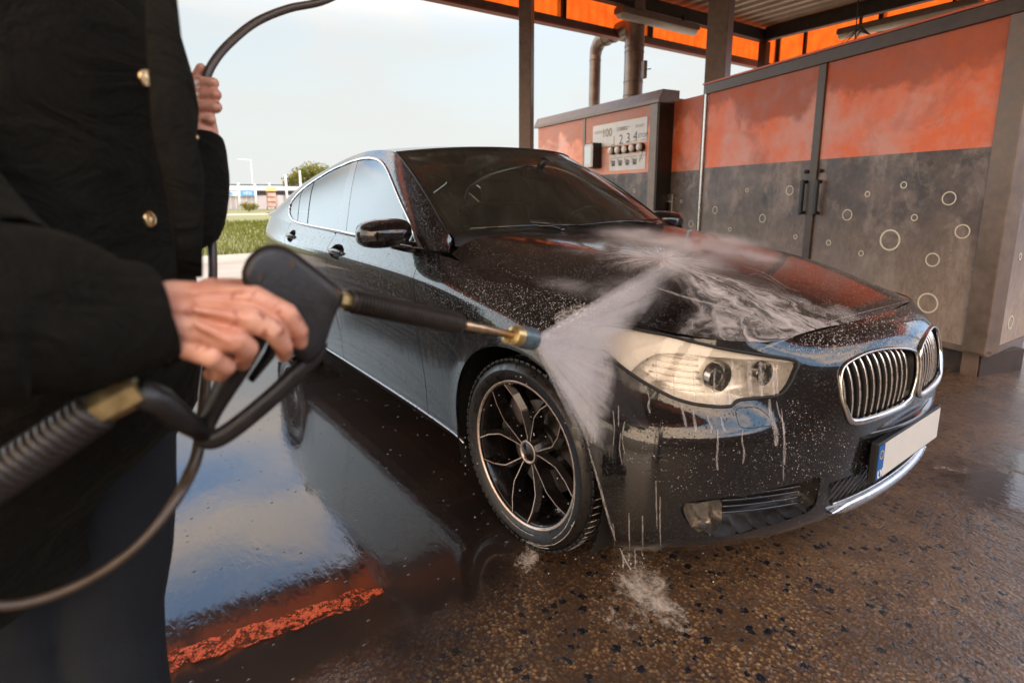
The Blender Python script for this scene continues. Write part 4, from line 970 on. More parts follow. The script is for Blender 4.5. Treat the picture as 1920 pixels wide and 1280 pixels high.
# ---------------------------------------------------------------- cabinets
PXf=lambda px,py:(_f+_r*(px-960)/FPX+_u*(560-py)/FPX)
def onplane(px,py,n,c):
    d=PXf(px,py); n=np.array(n,float); C0=np.array([CX,CY,CZ]); return Vector(C0+d*((c-n@C0)/(n@d)))
def panel_mat(name,lo,hi,zb,dirt=.5,seed=0.):
    t=NT(name); p=t.pos(loc=(seed,seed*.7,0)); g=t.n('ShaderNodeNewGeometry'); s_=t.n('ShaderNodeSeparateXYZ'); t.l(g.outputs['Position'],s_.inputs[0]); z=s_.outputs[2]
    n1=t.noise(p,1.7,6,.62,.3); n2=t.noise(p,6,6,.7); n3=t.noise(t.pos(scale=(3,3,1.2),loc=(seed,0,0)),9,5,.7,1.)
    # chalky wipe marks on the orange, sooty lower half
    chalk=t.math('MULTIPLY',t.rng(t.math('ADD',n1,t.math('MULTIPLY',n2,.35)),.58,.78),dirt)
    o=t.mix(t.rng(n2,.3,.7),tuple(v*.80 for v in hi),hi); o=t.mix(chalk,o,(.66,.42,.38)); o=t.mix(t.math('MULTIPLY',t.rng(n3,.50,.75),.30*dirt),o,(.60,.42,.38))
    o=t.mix(t.math('MULTIPLY',t.rng(t.noise(p,2.3,5,.65,.4),.52,.70),.55),o,tuple(v*.42 for v in hi))
    up=t.rng(t.math('ADD',z,t.math('MULTIPLY',t.math('SUBTRACT',t.noise(p,1.1,5,.6,.3),.5),1.5)),zb+.50,zb+.62); o=t.mix(t.math('MULTIPLY',up,.8),o,t.mix(t.rng(n2,.3,.7),tuple(v*.34 for v in hi),tuple(v*.50 for v in hi)))
    gdark=t.mix(t.rng(t.math('ADD',t.math('MULTIPLY',n1,.6),t.math('MULTIPLY',n2,.5)),.44,.66),(.040,.029,.026),lo)
    lowz=t.rng(t.math('ADD',z,t.math('MULTIPLY',t.math('SUBTRACT',n1,.5),1.2)),zb-1.35,zb-.45); gd=t.mix(t.math('MULTIPLY',t.math('SUBTRACT',1.,lowz),.75),gdark,t.mix(t.rng(n3,.3,.65),(.30,.22,.165),(.52,.40,.31)))
    sm_=t.rng(t.math('ADD',t.math('MULTIPLY',t.noise(t.pos(scale=(1,1,.55),loc=(4+seed,2,0)),3.2,7,.70,.7),.7),t.math('MULTIPLY',n2,.3)),.50,.66); gd=t.mix(t.math('MULTIPLY',sm_,.62),gd,(.44,.37,.33))
    spot=t.rng(t.noise(p,38,4,.75),.62,.72); gd=t.mix(t.math('MULTIPLY',spot,.6),gd,(.05,.04,.035))
    crack=t.rng(t.noise(t.pos(scale=(1.,1.,.4)),3.3,4,.6,1.6),.494,.506); 
    c=t.mix(t.math('GREATER_THAN',z,zb),gd,o)
    b=t.bsdf(Base_Color=c,Roughness=t.rng(n2,.3,.7,.38,.7),Normal=t.bump(t.noise(p,120,4,.7),.15,.003)); return t.fin(b)
ORG=(.92,.18,.05); GRY=(.20,.158,.142)
m_pan=panel_mat('painted_cabinet_panel',GRY,ORG,1.61,.62); m_pan1=panel_mat('faded_cabinet_panel',GRY,(.88,.30,.16),1.61,.9,3.)
m_ring=simple('white_decal',(.80,.76,.62),.5,var=.12,scale=50)
m_frame=simple('bronze_frame',(.075,.053,.042),.42,.45,var=.35,scale=9,bump=.08)
m_framel=simple('worn_cabinet_frame',(.19,.14,.11),.45,.3,var=.25,scale=9,bump=.08)
m_alu=simple('aluminium_strip',(.5,.47,.44),.3,.9,var=.15)
def plane_basis(A,B):
    A=Vector((*A,0));B=Vector((*B,0)); d=(B-A); L=d.length; d.normalize(); n=Vector((d.y,-d.x,0)); 
    if n.dot(Vector((CX,CY,0))-A)<0: n=-n
    R=Matrix((d,n,Vector((0,0,1)))).transposed(); return A,d,n,L,(lambda x,o,z:A+d*x+n*o+Vector((0,0,z))),R
def ringdecal(parent,c,n,up,r,w,rough=0.):
    n=Vector(n).normalized(); up=Vector(up); x=up.cross(n).normalized(); N_=40; P=[];F=[]
    for i in range(N_):
        a=2*math.pi*i/N_
        for rr in (r-w,r): P.append(Vector(c)+n*.003+x*math.cos(a)*rr+up*math.sin(a)*rr)
    m=len(P); P+= [q+n*.0015 for q in P]
    for i in range(N_):
        j=(i+1)%N_; F+= [(2*i+m,2*i+1+m,2*j+1+m,2*j+m),(2*i,2*j,2*j+m,2*i+m),(2*i+1,2*i+1+m,2*j+1+m,2*j+1)]
    o=mobj('bubble_decal',P,F,m_ring,parent,False); fixn(o); return o
# --- big cabinet (right)
K2A,K2B=(-2.84,4.145),(.40,3.127)
A,d,n,L,X,R=plane_basis(K2A,K2B); nv=np.array(n); cc=float(np.array(A)@nv)
cab=empty('equipment_cabinet',(A+B_ if False else A)[:],'large orange and sooty grey equipment cabinet with white bubble rings right of the car','cabinet')
cab.location=(0,0,0)
GZ=-.09; ZTOP=2.57
def flat(name,x0,x1,z0,z1,off,mat,parent,th=.02,bev=.0,X_=None,R_=None):
    X_=X_ or X; R_=R_ or R; mb=MB(); mb.box(X_((x0+x1)/2,off-th/2,(z0+z1)/2),(x1-x0,th,z1-z0),R=R_,bev=bev); return mb.build(name,mat,parent)
xm=1.71
flat('door_panel',.05,xm-.045,.13,2.49,0.,m_pan,cab); flat('door_panel',xm+.045,L-.16,.13,2.49,0.,m_pan,cab)
flat('top_rail',-.02,L+.02,2.49,2.60,.030,m_frame,cab,.12,.004); flat('top_rail_cap',-.03,L+.04,2.602,2.622,.04,simple('orange_edge',(.55,.12,.05),.5),cab,.6)
flat('middle_post',xm-.043,xm+.043,.12,2.488,.022,m_frame,cab,.06,.004); flat('corner_post',L-.158,L,.10,2.488,.028,m_framel,cab,.16,.006)
flat('edge_strip',.0,.035,.12,2.55,.030,m_alu,cab,.04,.008)
flat('bottom_rail',-.0,L,.085,.128,.012,m_framel,cab,.06,.003); flat('plinth',.1,L-.06,GZ-.02,.083,-.05,m_frame,cab,.5)
# right hand side face
azs=math.radians(86.6); K3A=X(L+.002,0,0); K3B=K3A+Vector((math.cos(azs),math.sin(azs),0))*1.15
A3,d3,n3,L3,X3,R3=plane_basis((K3A.x,K3A.y),(K3B.x,K3B.y)); 
if n3.x<0: n3=-n3; X3=(lambda x,o,z:A3+d3*x+n3*o+Vector((0,0,z))); R3=Matrix((d3,n3,Vector((0,0,1)))).transposed()
flat('side_panel',.03,L3,.13,2.49,-.012,m_pan,cab,X_=X3,R_=R3); flat('side_rail',.0,L3,.085,.128,.0,m_framel,cab,.06,X_=X3,R_=R3); flat('side_top_rail',.06,L3,2.49,2.60,.012,m_frame,cab,.1,X_=X3,R_=R3)
flat('side_plinth',.04,L3-.1,GZ-.02,.083,-.06,m_framel,cab,.1,X_=X3,R_=R3)
mb=MB(); mb.box(X(L/2-.1,-.62,1.32),(L-.4,1.1,2.3),R=R); mb.build('cabinet_body',m_frame,cab)
# doors' handles
for px,x_ in ((1518,-.085),(1550,.085)):
    h=MB(); h.box(X(xm+x_,.05,1.25),(.045,.03,.34),R=R,bev=.012); h.box(X(xm+x_,.02,1.40),(.03,.05,.03),R=R); h.box(X(xm+x_,.02,1.10),(.03,.05,.03),R=R); h.build('door_handle',m_plastic,cab)
    h=MB(); h.tube([X(xm+x_,.0,1.50),X(xm+x_,.03,1.50)],.018,10); h.build('lock',m_plastic,cab,True)
for px,py,r in ((1481,357,9),(1430,409.5,8),(1401,357,4),(1492,444,4.5),(1341,394,7),(1369,430,4.2),(1695,347,6.5),(1627,364,5.5),(1780,372,13),(1589,403,10.5),(1715,408,6.5),(1805,434,13.5),(1669,450,20),(1749,487,13),(1615,475,5.5),(1554,455,5.3),(1740,568,19)):
    p=onplane(px,py,nv,cc); q=onplane(px,py-r,nv,cc); rr=(p-q).length; ringdecal(cab,p,n,(0,0,1),rr,max(.0075,rr*.15))
n3v=np.array(n3); c3=float(np.array(A3)@n3v)-.012
for px,py,r in ((1909.5,380,12),(1884,476,12),(1912,481,6),(1877,570,20),(1894,604,11)):
    p=onplane(px,py,n3v,c3); q=onplane(px,py-r,n3v,c3); rr=(p-q).length; ringdecal(cab,p+n3*.0,n3,(0,0,1),rr,.008)
flat('wall_switch',.60,.80,1.40,1.75,.03,m_plastic,cab,.04,X_=X3,R_=R3)
# --- link panel
A,d,n,L,X,R=plane_basis((-3.93,4.77),(-2.86,4.47)); cab2=empty('link_cabinet',(0,0,0),'narrow orange and grey cabinet panel between the control cabinet and the large cabinet','cabinet')
flat('panel',0,L,-.10,2.58,0,m_pan,cab2,.03); mb=MB(); mb.box(X(L/2,-.32,1.2),(L,.55,2.6),R=R); mb.build('cabinet_body',m_frame,cab2)
nv=np.array(n); cc=float(np.array(A)@nv)
for px,py,r in ((1278,377.6,3.2),(1296,420,6.5)):
    p=onplane(px,py,nv,cc); q=onplane(px,py-r,nv,cc); ringdecal(cab2,p,n,(0,0,1),(p-q).length,.006)
p=onplane(1257,388,nv,cc); so_=empty('socket_box',p,'small steel socket box with a dark square opening beside the control cabinet','socket box')
mb=MB(); mb.box((0,0,0),(.20,.10,.36),R=R,bev=.008); mb.build('box',m_alu,so_); mb=MB(); mb.box(n*.052,(.09,.006,.13),R=R); mb.build('opening',m_plastic,so_); mb=MB(); mb.box(n*.058+Vector((0,0,.08)),(.12,.03,.02),R=R); mb.build('lip',m_alu,so_)
# --- control cabinet
A,d,n,L,X,R=plane_basis((-7.15,4.975),(-3.84,4.464)); c1=empty('control_cabinet',(0,0,0),'orange wash control cabinet with push buttons and price label plate behind the windshield','cabinet')
nv=np.array(n); cc=float(np.array(A)@nv); PP=lambda px,py:onplane(px,py,nv,cc)
xi=lambda px,py:(PP(px,py)-A).dot(d)
x_m=xi(1096,260)
flat('door_panel',.05,x_m-.03,-.05,2.55,0,m_pan1,c1); flat('door_panel',x_m+.03,L-.14,-.05,2.55,0,m_pan1,c1)
flat('middle_post',x_m-.03,x_m+.03,-.09,2.552,.012,m_framel,c1,.05); flat('corner_post',L-.13,L+.02,-.09,2.55,.02,m_framel,c1,.3,.004)
mb=MB(); mb.box(X(L+.03,-.16,1.25),(.03,.34,2.6),R=R); mb.build('corner_return',m_steel,c1)
mb=MB()
prof=[(-.35,2.555),(.035,2.555),(.035,2.60),(-.04,2.735),(-.35,2.735)]
mb.prism(prof,-.05,L+.05,X=lambda v:X(v.z,v.x,v.y)); mb.build('cornice',m_framel,c1)
mb=MB(); mb.box(X(L/2,-.40,1.3),(L-.1,.65,2.7),R=R); mb.build('cabinet_body',m_frame,c1)
p=PP(1189.7,357.6); ringdecal(c1,p,n,(0,0,1),.028,.006)
# label plates, buttons, display
m_lab=simple('label_plate',(.62,.58,.54),.4,var=.08,scale=6); m_ink=simple('label_print',(.10,.09,.09),.6); m_inkf=simple('faded_print',(.33,.27,.22),.6)
def quad_plate(name,pts,off,mat,parent):
    q=[PP(*p)+n*off for p in pts]; xs=[(v-A).dot(d) for v in q]; zs=[v.z for v in q]
    x0,x1=min(xs[0],xs[3]),max(xs[1],xs[2]); z1=(zs[0]+zs[1])/2; z0=(zs[2]+zs[3])/2
    flat(name,x0,x1,z0,z1,off,mat,parent,.006); return x0,x1,z0,z1
x0,x1,z0,z1=quad_plate('instruction_plate',[(1112.8,238.3),(1214,217.5),(1213,265.6),(1111.7,278)],.007,m_lab,c1)
RT=Matrix((d,Vector((0,0,1)),n)).transposed() if d.cross(Vector((0,0,1))).dot(n)>0 else Matrix((-d,Vector((0,0,1)),n)).transposed()
def bars(name,x,z,w,rows,h=.011,gap=.022,off=.0085,mat=None,parent=c1):
    mb=MB()
    for r_ in range(rows):
        xx=x; 
        while xx<x+w*(1-.25*(r_%2)):
            ww=random.uniform(.02,.06); mb.box(X(xx+ww/2,off,z-r_*gap),(ww*.85,.001,h),R=R); xx+=ww
    return mb.build(name,mat or m_inkf,parent)
bars('label_text',x0+.05,z1-.10,.36,2); bars('label_text',x0+.62,z1-.09,.25,3); bars('label_text',x1-.62,z1-.10,.22,2); bars('label_text',x1-.26,z1-.10,.18,2)
wx=[xi(1166,262),xi(1179.5,259.5),xi(1193,256)]
for s_,px,py in (('1',1152,265),('2',1165,262.5),('3',1178.5,259.5),('4',1192,256.5)):
    q=PP(px,py)+n*.008; text('label_digit',s_,.20,q,RT,m_ink if s_!='1' else m_inkf,c1)
text('label_word','STOP',.085,PP(1206,254)+n*.008,RT,m_ink,c1); text('label_faded_digits','100',.17,PP(1139,250)+n*.008,RT,m_inkf,c1,bold=.006)
for px,py in ((1150.5,272),(1165,270),(1178.5,267.5),(1192,264.5),(1206.5,262)):
    q=PP(px,py); xx=(q-A).dot(d); bars('label_text',xx-.05,q.z,.09,1)
m_btn=simple('button_cream',(.75,.68,.60),.35)
for px,py in ((1150.5,283),(1163.3,281.8),(1176.5,280.4),(1190.3,278),(1204.7,276)):
    q=PP(px,py); b_=MB(); b_.tube([q+n*.0,q+n*.055],[.062,.058],20); o=b_.build('button_collar',m_plastic,c1,auto=40); b_=MB(); b_.tube([q+n*.055,q+n*.085,q+n*.10],[.050,.046,.02],20); b_.build('push_button',m_btn,o,auto=50)
x0,x1,z0,z1=quad_plate('price_plate',[(1143.4,290.8),(1210.7,285.3),(1210,316),(1143.4,322)],.007,m_lab,c1)
w5=(x1-x0)/5
for k in range(5):
    bars('plate_text',x0+w5*k+.02,z1-.05,w5*.75,3 if k<4 else 2,.012,.038)
    mb=MB(); cx_=x0+w5*(k+.5)
    if k<4:
        mb.box(X(cx_+.02,.0085,z0+.10),(.085,.001,.055),R=R); mb.box(X(cx_+.02,.0085,z0+.14),(.10,.001,.018),R=R); mb.box(X(cx_-.03,.0085,z0+.165),(.06,.001,.008),R=R@Matrix.Rotation(.5,3,'Y'))
    else: mb.box(X(cx_,.0085,z0+.20),(.012,.001,.20),R=R@Matrix.Rotation(.45,3,'Y')); mb.box(X(cx_+.045,.0085,z0+.28),(.03,.001,.03),R=R)
    mb.build('plate_pictogram',m_ink,c1)
q=PP(1118,293); xq=(q-A).dot(d); sb=MB(); sb.box(X(xq+.02,.085,q.z),(.26,.17,.40),R=R,bev=.012); o=sb.build('display_housing',m_plastic,c1)
sb=MB(); sb.box(X(xq+.02,.173,q.z),(.235,.006,.37),R=R,bev=.002); sb.build('display_bezel',m_lampw,o); sb=MB(); sb.box(X(xq+.02,.179,q.z),(.165,.006,.29),R=R); sb.build('display_screen',simple('display_screen',(.50,.50,.46),.15,coat=.5),o)
for a in(-1,1):
    for b in(-1,1):
        sb=MB(); sb.ball(X(xq+.02+a*.10,.177,q.z+b*.17),.009,n=5); sb.build('screw',m_steel,o,True)
# --- ventilation pipes on the control cabinet
nvp=nv; cpp=cc-.45; QP=lambda px,py:onplane(px,py,nvp,cpp)
m_duct=simple('galvanised_duct',(.21,.165,.14),.36,.65,var=.3,scale=7)
vent=empty('ventilation_duct',(0,0,0),'brown metal ventilation pipes rising from the roof of the control cabinet','duct')
a0=QP(1114,205); a1=QP(1114,70); b0=QP(1186,190); bt=b0.copy(); bt.z=ZD+.01; a0.z=2.70
rb=.150; ra=.098
mb=MB(); mb.tube([Vector((b0.x,b0.y,2.70)),bt],rb,28); mb.build('large_pipe',m_duct,vent,auto=50)
for z in (2.84,3.05,3.50,3.58,4.2):
    mb=MB(); mb.tube([Vector((b0.x,b0.y,z-.008)),Vector((b0.x,b0.y,z+.008))],rb+.006,28); mb.build('pipe_band',m_steel2,vent,auto=50)
ztop=QP(1114,100).z; jz=QP(1140,52).z
p1=Vector((a0.x,a0.y,ztop-.04)); dirb=(Vector((b0.x,b0.y,0))-Vector((a0.x,a0.y,0))).normalized(); 
mb=MB(); mb.tube([a0,p1],ra,24); mb.build('small_pipe',m_duct,vent,auto=50)
e1=p1+Vector((0,0,.08))+dirb*.02; e2=p1+Vector((0,0,.17))+dirb*.09; e3=Vector((e2.x,e2.y,e2.z+.05))+dirb*.11
mb=MB(); mb.tube([p1,e1,e2,e3],[ra+.004,ra+.010,ra+.018,.125],20); mb.build('elbow',m_duct,vent,auto=18)
mb=MB(); mb.tube([e3,Vector((b0.x,b0.y,e3.z+.02))],[.132,.132],24); mb.build('branch_pipe',m_duct,vent,auto=50)
for t_ in (.12,.35):
    q=e3.lerp(Vector((b0.x,b0.y,e3.z+.02)),t_); mb=MB(); mb.tube([q,q+dirb*.02],.140,24); mb.build('pipe_band',m_steel2,vent,auto=50)
mb=MB(); mb.tube([p1+Vector((0,0,-.1)),p1+Vector((0,0,-.085))],ra+.005,24); mb.build('pipe_band',m_steel2,vent,auto=50)
q=QP(1208,131); jb=empty('junction_box',q,'small grey junction box fixed to the side of the large pipe','junction box'); mb=MB(); mb.box((0,0,0),(.07,.06,.26),R=R,bev=.006); mb.build('box',m_framel,jb); mb=MB(); mb.tube([Vector((.02,0,0)),Vector((.13,0,-.01))],.008,6); mb.build('cable_gland',m_steel,jb)
# hanging wire over the large cabinet
wa=Vector(W3(-1.75,BI-.5,3.74)); 
mb=MB(); q0=onplane(1612,-80,(0,1,0),4.6); q1=onplane(1603,80,(0,1,0),4.6); mb.tube([q0,q0.lerp(q1,.5)+Vector((.01,0,0)),q1],.006,6); tag(mb.build('hanging_cord',m_rubber,None,True),'thin black cord hanging down over the large orange cabinet','cord')
tw=MB(); c0=onplane(1632,66,(0,1,0),4.9)
for k in range(7):
    a=random.uniform(-2.2,.4); L_=random.uniform(.2,.4); tw.tube([c0,c0+Vector((math.sin(a)*L_*.5,0,.10+.05*math.cos(a))),c0+Vector((math.sin(a)*L_,.02,.02+.12*math.cos(a)))],.004,5)
tag(tw.build('loose_cables',m_rubber,None,True),'tuft of loose thin cables on top of the large orange cabinet','cables')
# painted line on the floor
t=NT('worn_orange_line'); p=t.pos(); n1=t.noise(t.pos(scale=(1,1,1)),24,5,.7,.5); n2=t.noise(p,120,4,.7); msk=t.rng(t.math('ADD',t.math('MULTIPLY',n1,.6),t.math('MULTIPLY',n2,.4)),.46,.55)
b=t.bsdf(Base_Color=t.mix(t.rng(n2,.3,.7),(.50,.065,.014),(.64,.11,.024)),Roughness=.45,Normal=t.bump(n2,.4,.005)); b.inputs['Coat Weight'].default_value=.5; tr=t.n('ShaderNodeBsdfTransparent'); mx=t.n('ShaderNodeMixShader'); t.l(msk,mx.inputs[0]); t.l(tr.outputs[0],mx.inputs[1]); t.l(b.outputs[0],mx.inputs[2]); t.l(mx.outputs[0],t.out.inputs['Surface'])
g0_=onplane(250,1262,(0,0,1),.004); g1_=onplane(718,1105,(0,0,1),.004); dd=(g1_-g0_).normalized(); pp=Vector((-dd.y,dd.x,0)); wl=.042
P=[];F=[]; NN=30
for i in range(NN+1):
    q=g0_.lerp(g1_,i/NN) - (dd*.0); e=wl*(1-.75*max(0,(i-NN+3)/3)); P+= [q+pp*(e*random.uniform(.8,1.1)),q-pp*(e*random.uniform(.8,1.1))]
F=[(2*i,2*i+1,2*i+3,2*i+2) for i in range(NN)]
tag(mobj('floor_marking',P,F,t.m,None,False),'worn broken orange line painted on the wet floor beside the person','floor marking')
# drain channel in front of the cabinets
q=[onplane(x,y,(0,0,1),-.085) for x,y in ((1740,690),(1925,750),(1925,800),(1740,742))]
dr=MB(); dr.add([v+Vector((0,0,.0)) for v in q],[(0,1,2,3)]); 
# ---------------------------------------------------------------- far background
m_bw=simple('pale_wall',(.52,.46,.44),.8,var=.08,scale=1); m_bgrey=simple('blue_grey_roof',(.16,.17,.21),.6); m_bwhite=simple('white_fascia_board',(.72,.70,.69),.6)
m_bblue=simple('blue_sign',(.12,.34,.56),.5); m_brown=simple('brown_shopfront',(.20,.12,.08),.6,var=.2,scale=2)
bx=-68.; XB=lambda px,py,dx=0.:onplane(px,py,(1,0,0),bx+dx)
bld=empty('shop_building',(0,0,0),'long low white shop building with a blue sign band far behind the grass','building')
def bbox(name,p0,p1,dx,th,mat,parent):
    a=XB(*p0,dx); b=XB(*p1,dx); mb=MB(); mb.box(((a.x)-th/2,(a.y+b.y)/2,(a.z+b.z)/2),(th,abs(a.y-b.y),abs(a.z-b.z))); return mb.build(name,mat,parent)
bbox('wall',(250,367),(545,392),-.2,6,m_bw,bld); bbox('roof_band',(250,343.5),(640,347.5),-1.,5,m_bgrey,bld); bbox('fascia',(250,347.6),(640,357.5),0,6,m_bwhite,bld)
bbox('sign_band',(250,357.6),(445,367.8),.15,.3,m_bwhite,bld); sg=bbox('blue_sign',(446,357.6),(482,367.8),.2,.3,m_bblue,bld)
bbox('shopfront',(484,358),(640,391),-.4,5,m_brown,bld); 
for px in (402,412,422,433,443,463,473): bbox('pilaster',(px-.8,368),(px+.8,392),.12,.3,m_bwhite,bld)
for px,w_ in ((398.5,3),(407.5,2.5),(419,3.5)): bbox('low_window',(px-w_,386.5),(px+w_,391.5),.1,.3,m_plastic,bld)
bbox('awning_shadow',(486,358.5),(640,362.5),.1,.3,m_plastic,bld); bbox('shop_panel',(520,366),(532,390),.1,.3,m_bw,bld); bbox('shop_panel',(536,366),(548,390),.1,.3,m_bw,bld)
RB=Matrix(((0,0,1),(1,0,0),(0,1,0))); RB=Matrix(((0,0,1),(1,0,0),(0,1,0)))
c_=XB(418,362.6,.35); text('sign_letters','LOMBRA',.62,c_,RB,simple('pale_blue_print',(.42,.55,.70),.5),bld)
mb=MB(); q=XB(431,362.6,.35); mb.box(q,(.05,.14,.5)); mb.box(q,(.06,.5,.14)); mb.box(q,(.055,.3,.3),R=Matrix.Rotation(.785,3,'X')); mb.build('sign_emblem',m_bblue,bld)
c_=XB(464,362.6,.4); text('sign_letters','VESI',.50,c_,RB,m_bwhite,bld)
# billboard
bb=empty('billboard',(0,0,0),'tall food poster billboard with a yellow header before the brown shopfront','billboard'); bbox('board',(499.5,353),(518.5,388),6,.3,m_brown,bb); bbox('header',(499.5,350.5),(518,358.5),6.3,.3,simple('poster_yellow',(.72,.50,.20),.6),bb)
for k in range(3): bbox('poster_picture',(502,362+9*k),(517.5,369+9*k),6.3,.15,simple('poster_food',(.60,.33,.26),.6,var=.4,scale=2),bb)
bbox('leg',(501,388),(502.5,393),6,.2,m_steel,bb); bbox('leg',(516,388),(517.5,393),6,.2,m_steel,bb)
# white poles
def wpole(px,y0,y1,dx,rad,label,lampy=None):
    a=XB(px,y0,dx); b=XB(px,y1,dx); a.z=-.05; e=empty('street_pole',(a.x,a.y,a.z),label,'pole','pale poles in front of the shop building'); mb=MB(); mb.tube([(0,0,0),(0,0,b.z-a.z)],[rad,rad*.7],8); mb.build('shaft',m_bwhite,e,True)
    if lampy: mb=MB(); mb.tube([(0,0,b.z-a.z-.1),(0,-.9,b.z-a.z),(0,-1.6,b.z-a.z)],.05,6); mb.build('arm',m_bwhite,e,True)
wpole(451,395,343,3,.13,'white pole left of the small bush on the grass edge'); wpole(482,395,345,3,.13,'white pole between the blue sign and the food billboard'); wpole(509,395,343,4,.09,'white pole rising behind the food billboard')
wpole(540,395,328,5,.14,'white pole at the left edge of the far tree'); wpole(567,395,320,5,.14,'white pole standing against the far tree crown'); wpole(478,395,300,-14,.05,'very thin tall mast behind the shop roof',True)
# tree and bush built of leaf cards
t=NT('spring_leaves'); nz=t.noise(t.pos(),1.2,3); cl=t.mix(t.rng(nz,.35,.65),(.20,.17,.035),(.11,.13,.02)); d_=t.n('ShaderNodeBsdfDiffuse'); tl=t.n('ShaderNodeBsdfTranslucent'); mx=t.n('ShaderNodeMixShader'); mx.inputs[0].default_value=.35; t.l(cl,d_.inputs['Color']); t.l(cl,tl.inputs['Color']); t.l(d_.outputs[0],mx.inputs[1]); t.l(tl.outputs[0],mx.inputs[2]); t.l(mx.outputs[0],t.out.inputs['Surface']); m_leaf=t.m
m_bark=simple('bark',(.10,.075,.055),.9,var=.3)
def crown(centres,n,size,name,parent,squash=.8):
    P=[];F=[]
    for c,r_ in centres:
        for k in range(n):
            v=RNG.normal(size=3); v/=np.linalg.norm(v); rr=r_*(RNG.random()**.45)*(1+.18*math.sin(5*v[0]+3*v[2])); q=np.array(c)+v*rr*np.array([1,1,squash])
            a=RNG.normal(size=3); a/=np.linalg.norm(a); b=np.cross(a,RNG.normal(size=3)); b/=np.linalg.norm(b); s_=size*RNG.uniform(.6,1.3); i=len(P)
            P+= [q-a*s_,q-b*s_*.55,q+a*s_,q+b*s_*.55]; F.append((i,i+1,i+2,i+3))
    return mobj(name,P,F,m_leaf,parent,False)
tb=XB(590,395,-22); tb.z=0; tree=empty('broadleaf_tree',tb,'broad yellow-green tree rising beyond the shop roof left of the car','tree')
mb=MB(); mb.tube([(0,0,0),(.1,0,2.),(0,.2,3.4),(.2,.1,5)],[.35,.28,.2,.1],8); 
for k in range(6):
    a=k*1.05; mb.tube([(0,0,2+.3*k*.6),(math.cos(a)*1.2,math.sin(a)*1.4,3.3+.2*k),(math.cos(a)*2,math.sin(a)*3,4.2+.15*k)],[.12,.08,.03],6)
mb.build('trunk',m_bark,tree,True)
crown([((0,-3.2,3.6),1.5),((0,-1.6,4.6),1.7),((.5,0,5.2),1.9),((-.4,1.9,5.0),1.9),((0,3.6,4.4),1.7),((.2,.5,3.7),2.2),((0,5.2,3.6),1.5)],900,.17,'crown',tree)
bp0=XB(467,393,12); bp0.z=0; bush=empty('round_bush',bp0,'small dark green bush on the grass in front of the white shop wall','bush')
crown([((0,-.35,.45),.5),((0,.45,.4),.42),((.2,0,.35),.5)],260,.07,'foliage',bush); mb=MB()
for k in range(5): mb.tube([(0,0,-.02),(.1*math.cos(k*1.3),.3*math.sin(k*1.3),.4)],[.03,.01],5)
mb.build('stem',m_bark,bush,True)
# grass blades over the meadow near the kerb
P=[];F=[]
for k in range(26000):
    u=RNG.random()**1.7; x=-12.5-20*u; y=RNG.uniform(-4.5,9.+10*u); h=RNG.uniform(.05,.16)*(1+.6*u); a=RNG.uniform(0,6.28); w_=.012+.02*u; i=len(P)
    P+= [(x+w_*math.cos(a),y+w_*math.sin(a),-.1),(x-w_*math.cos(a),y-w_*math.sin(a),-.1),(x+RNG.normal()*.04,y+RNG.normal()*.04,h-.01+dip(y))]; F.append((i,i+1,i+2))
t=NT('grass_blades'); nz=t.noise(t.pos(),.8,4); cl=t.mix(t.rng(nz,.35,.65),(.15,.145,.035),(.085,.105,.018)); d_=t.n('ShaderNodeBsdfDiffuse'); tl=t.n('ShaderNodeBsdfTranslucent'); mx=t.n('ShaderNodeMixShader'); mx.inputs[0].default_value=.5; t.l(cl,d_.inputs['Color']); t.l(cl,tl.inputs['Color']); t.l(d_.outputs[0],mx.inputs[1]); t.l(tl.outputs[0],mx.inputs[2]); t.l(mx.outputs[0],t.out.inputs['Surface'])
tag(mobj('grass',P,F,t.m,None,False),'sunlit green meadow grass beyond the pavement','grass',kind='stuff')
# unseen dark wall added behind the camera to keep low sky out of reflections
wl_=empty('added_sky_blocker',(0,0,0),'tall dark wall added out of view behind the photographer to block low sky light','wall')
mb=MB(); mb.box((10.5,-2,2.3),(.25,30,4.8)); mb.build('blocker_slab',simple('blocker_dark',(.06,.035,.025),.8,var=.4,scale=5),wl_); mb=MB(); mb.box((10.5,-2,4.745),(.35,30.1,.085)); mb.build('coping',m_steel2,wl_)

pt_=empty('added_side_blocker',(0,0,0),'low dark wall added out of view at the left to darken the door reflections','partition')  # unseen dark wall added to darken what the front door reflects
mb=MB(); mb.box((-5.8,-3.15,.78),(5.8,.12,1.5),bev=.01); mb.build('side_blocker_panel',simple('side_blocker_dark',(.03,.024,.02),.6,var=.3,scale=4),pt_); mb=MB(); mb.box((-5.8,-3.15,1.555),(5.86,.16,.05),bev=.006); mb.build('cap_rail',m_steel,pt_)
for x in (-8.6,-5.8,-2.95): mb=MB(); mb.box((x,-3.15,.01),(.16,.2,.03)); mb.build('foot_plate',m_steel,pt_)
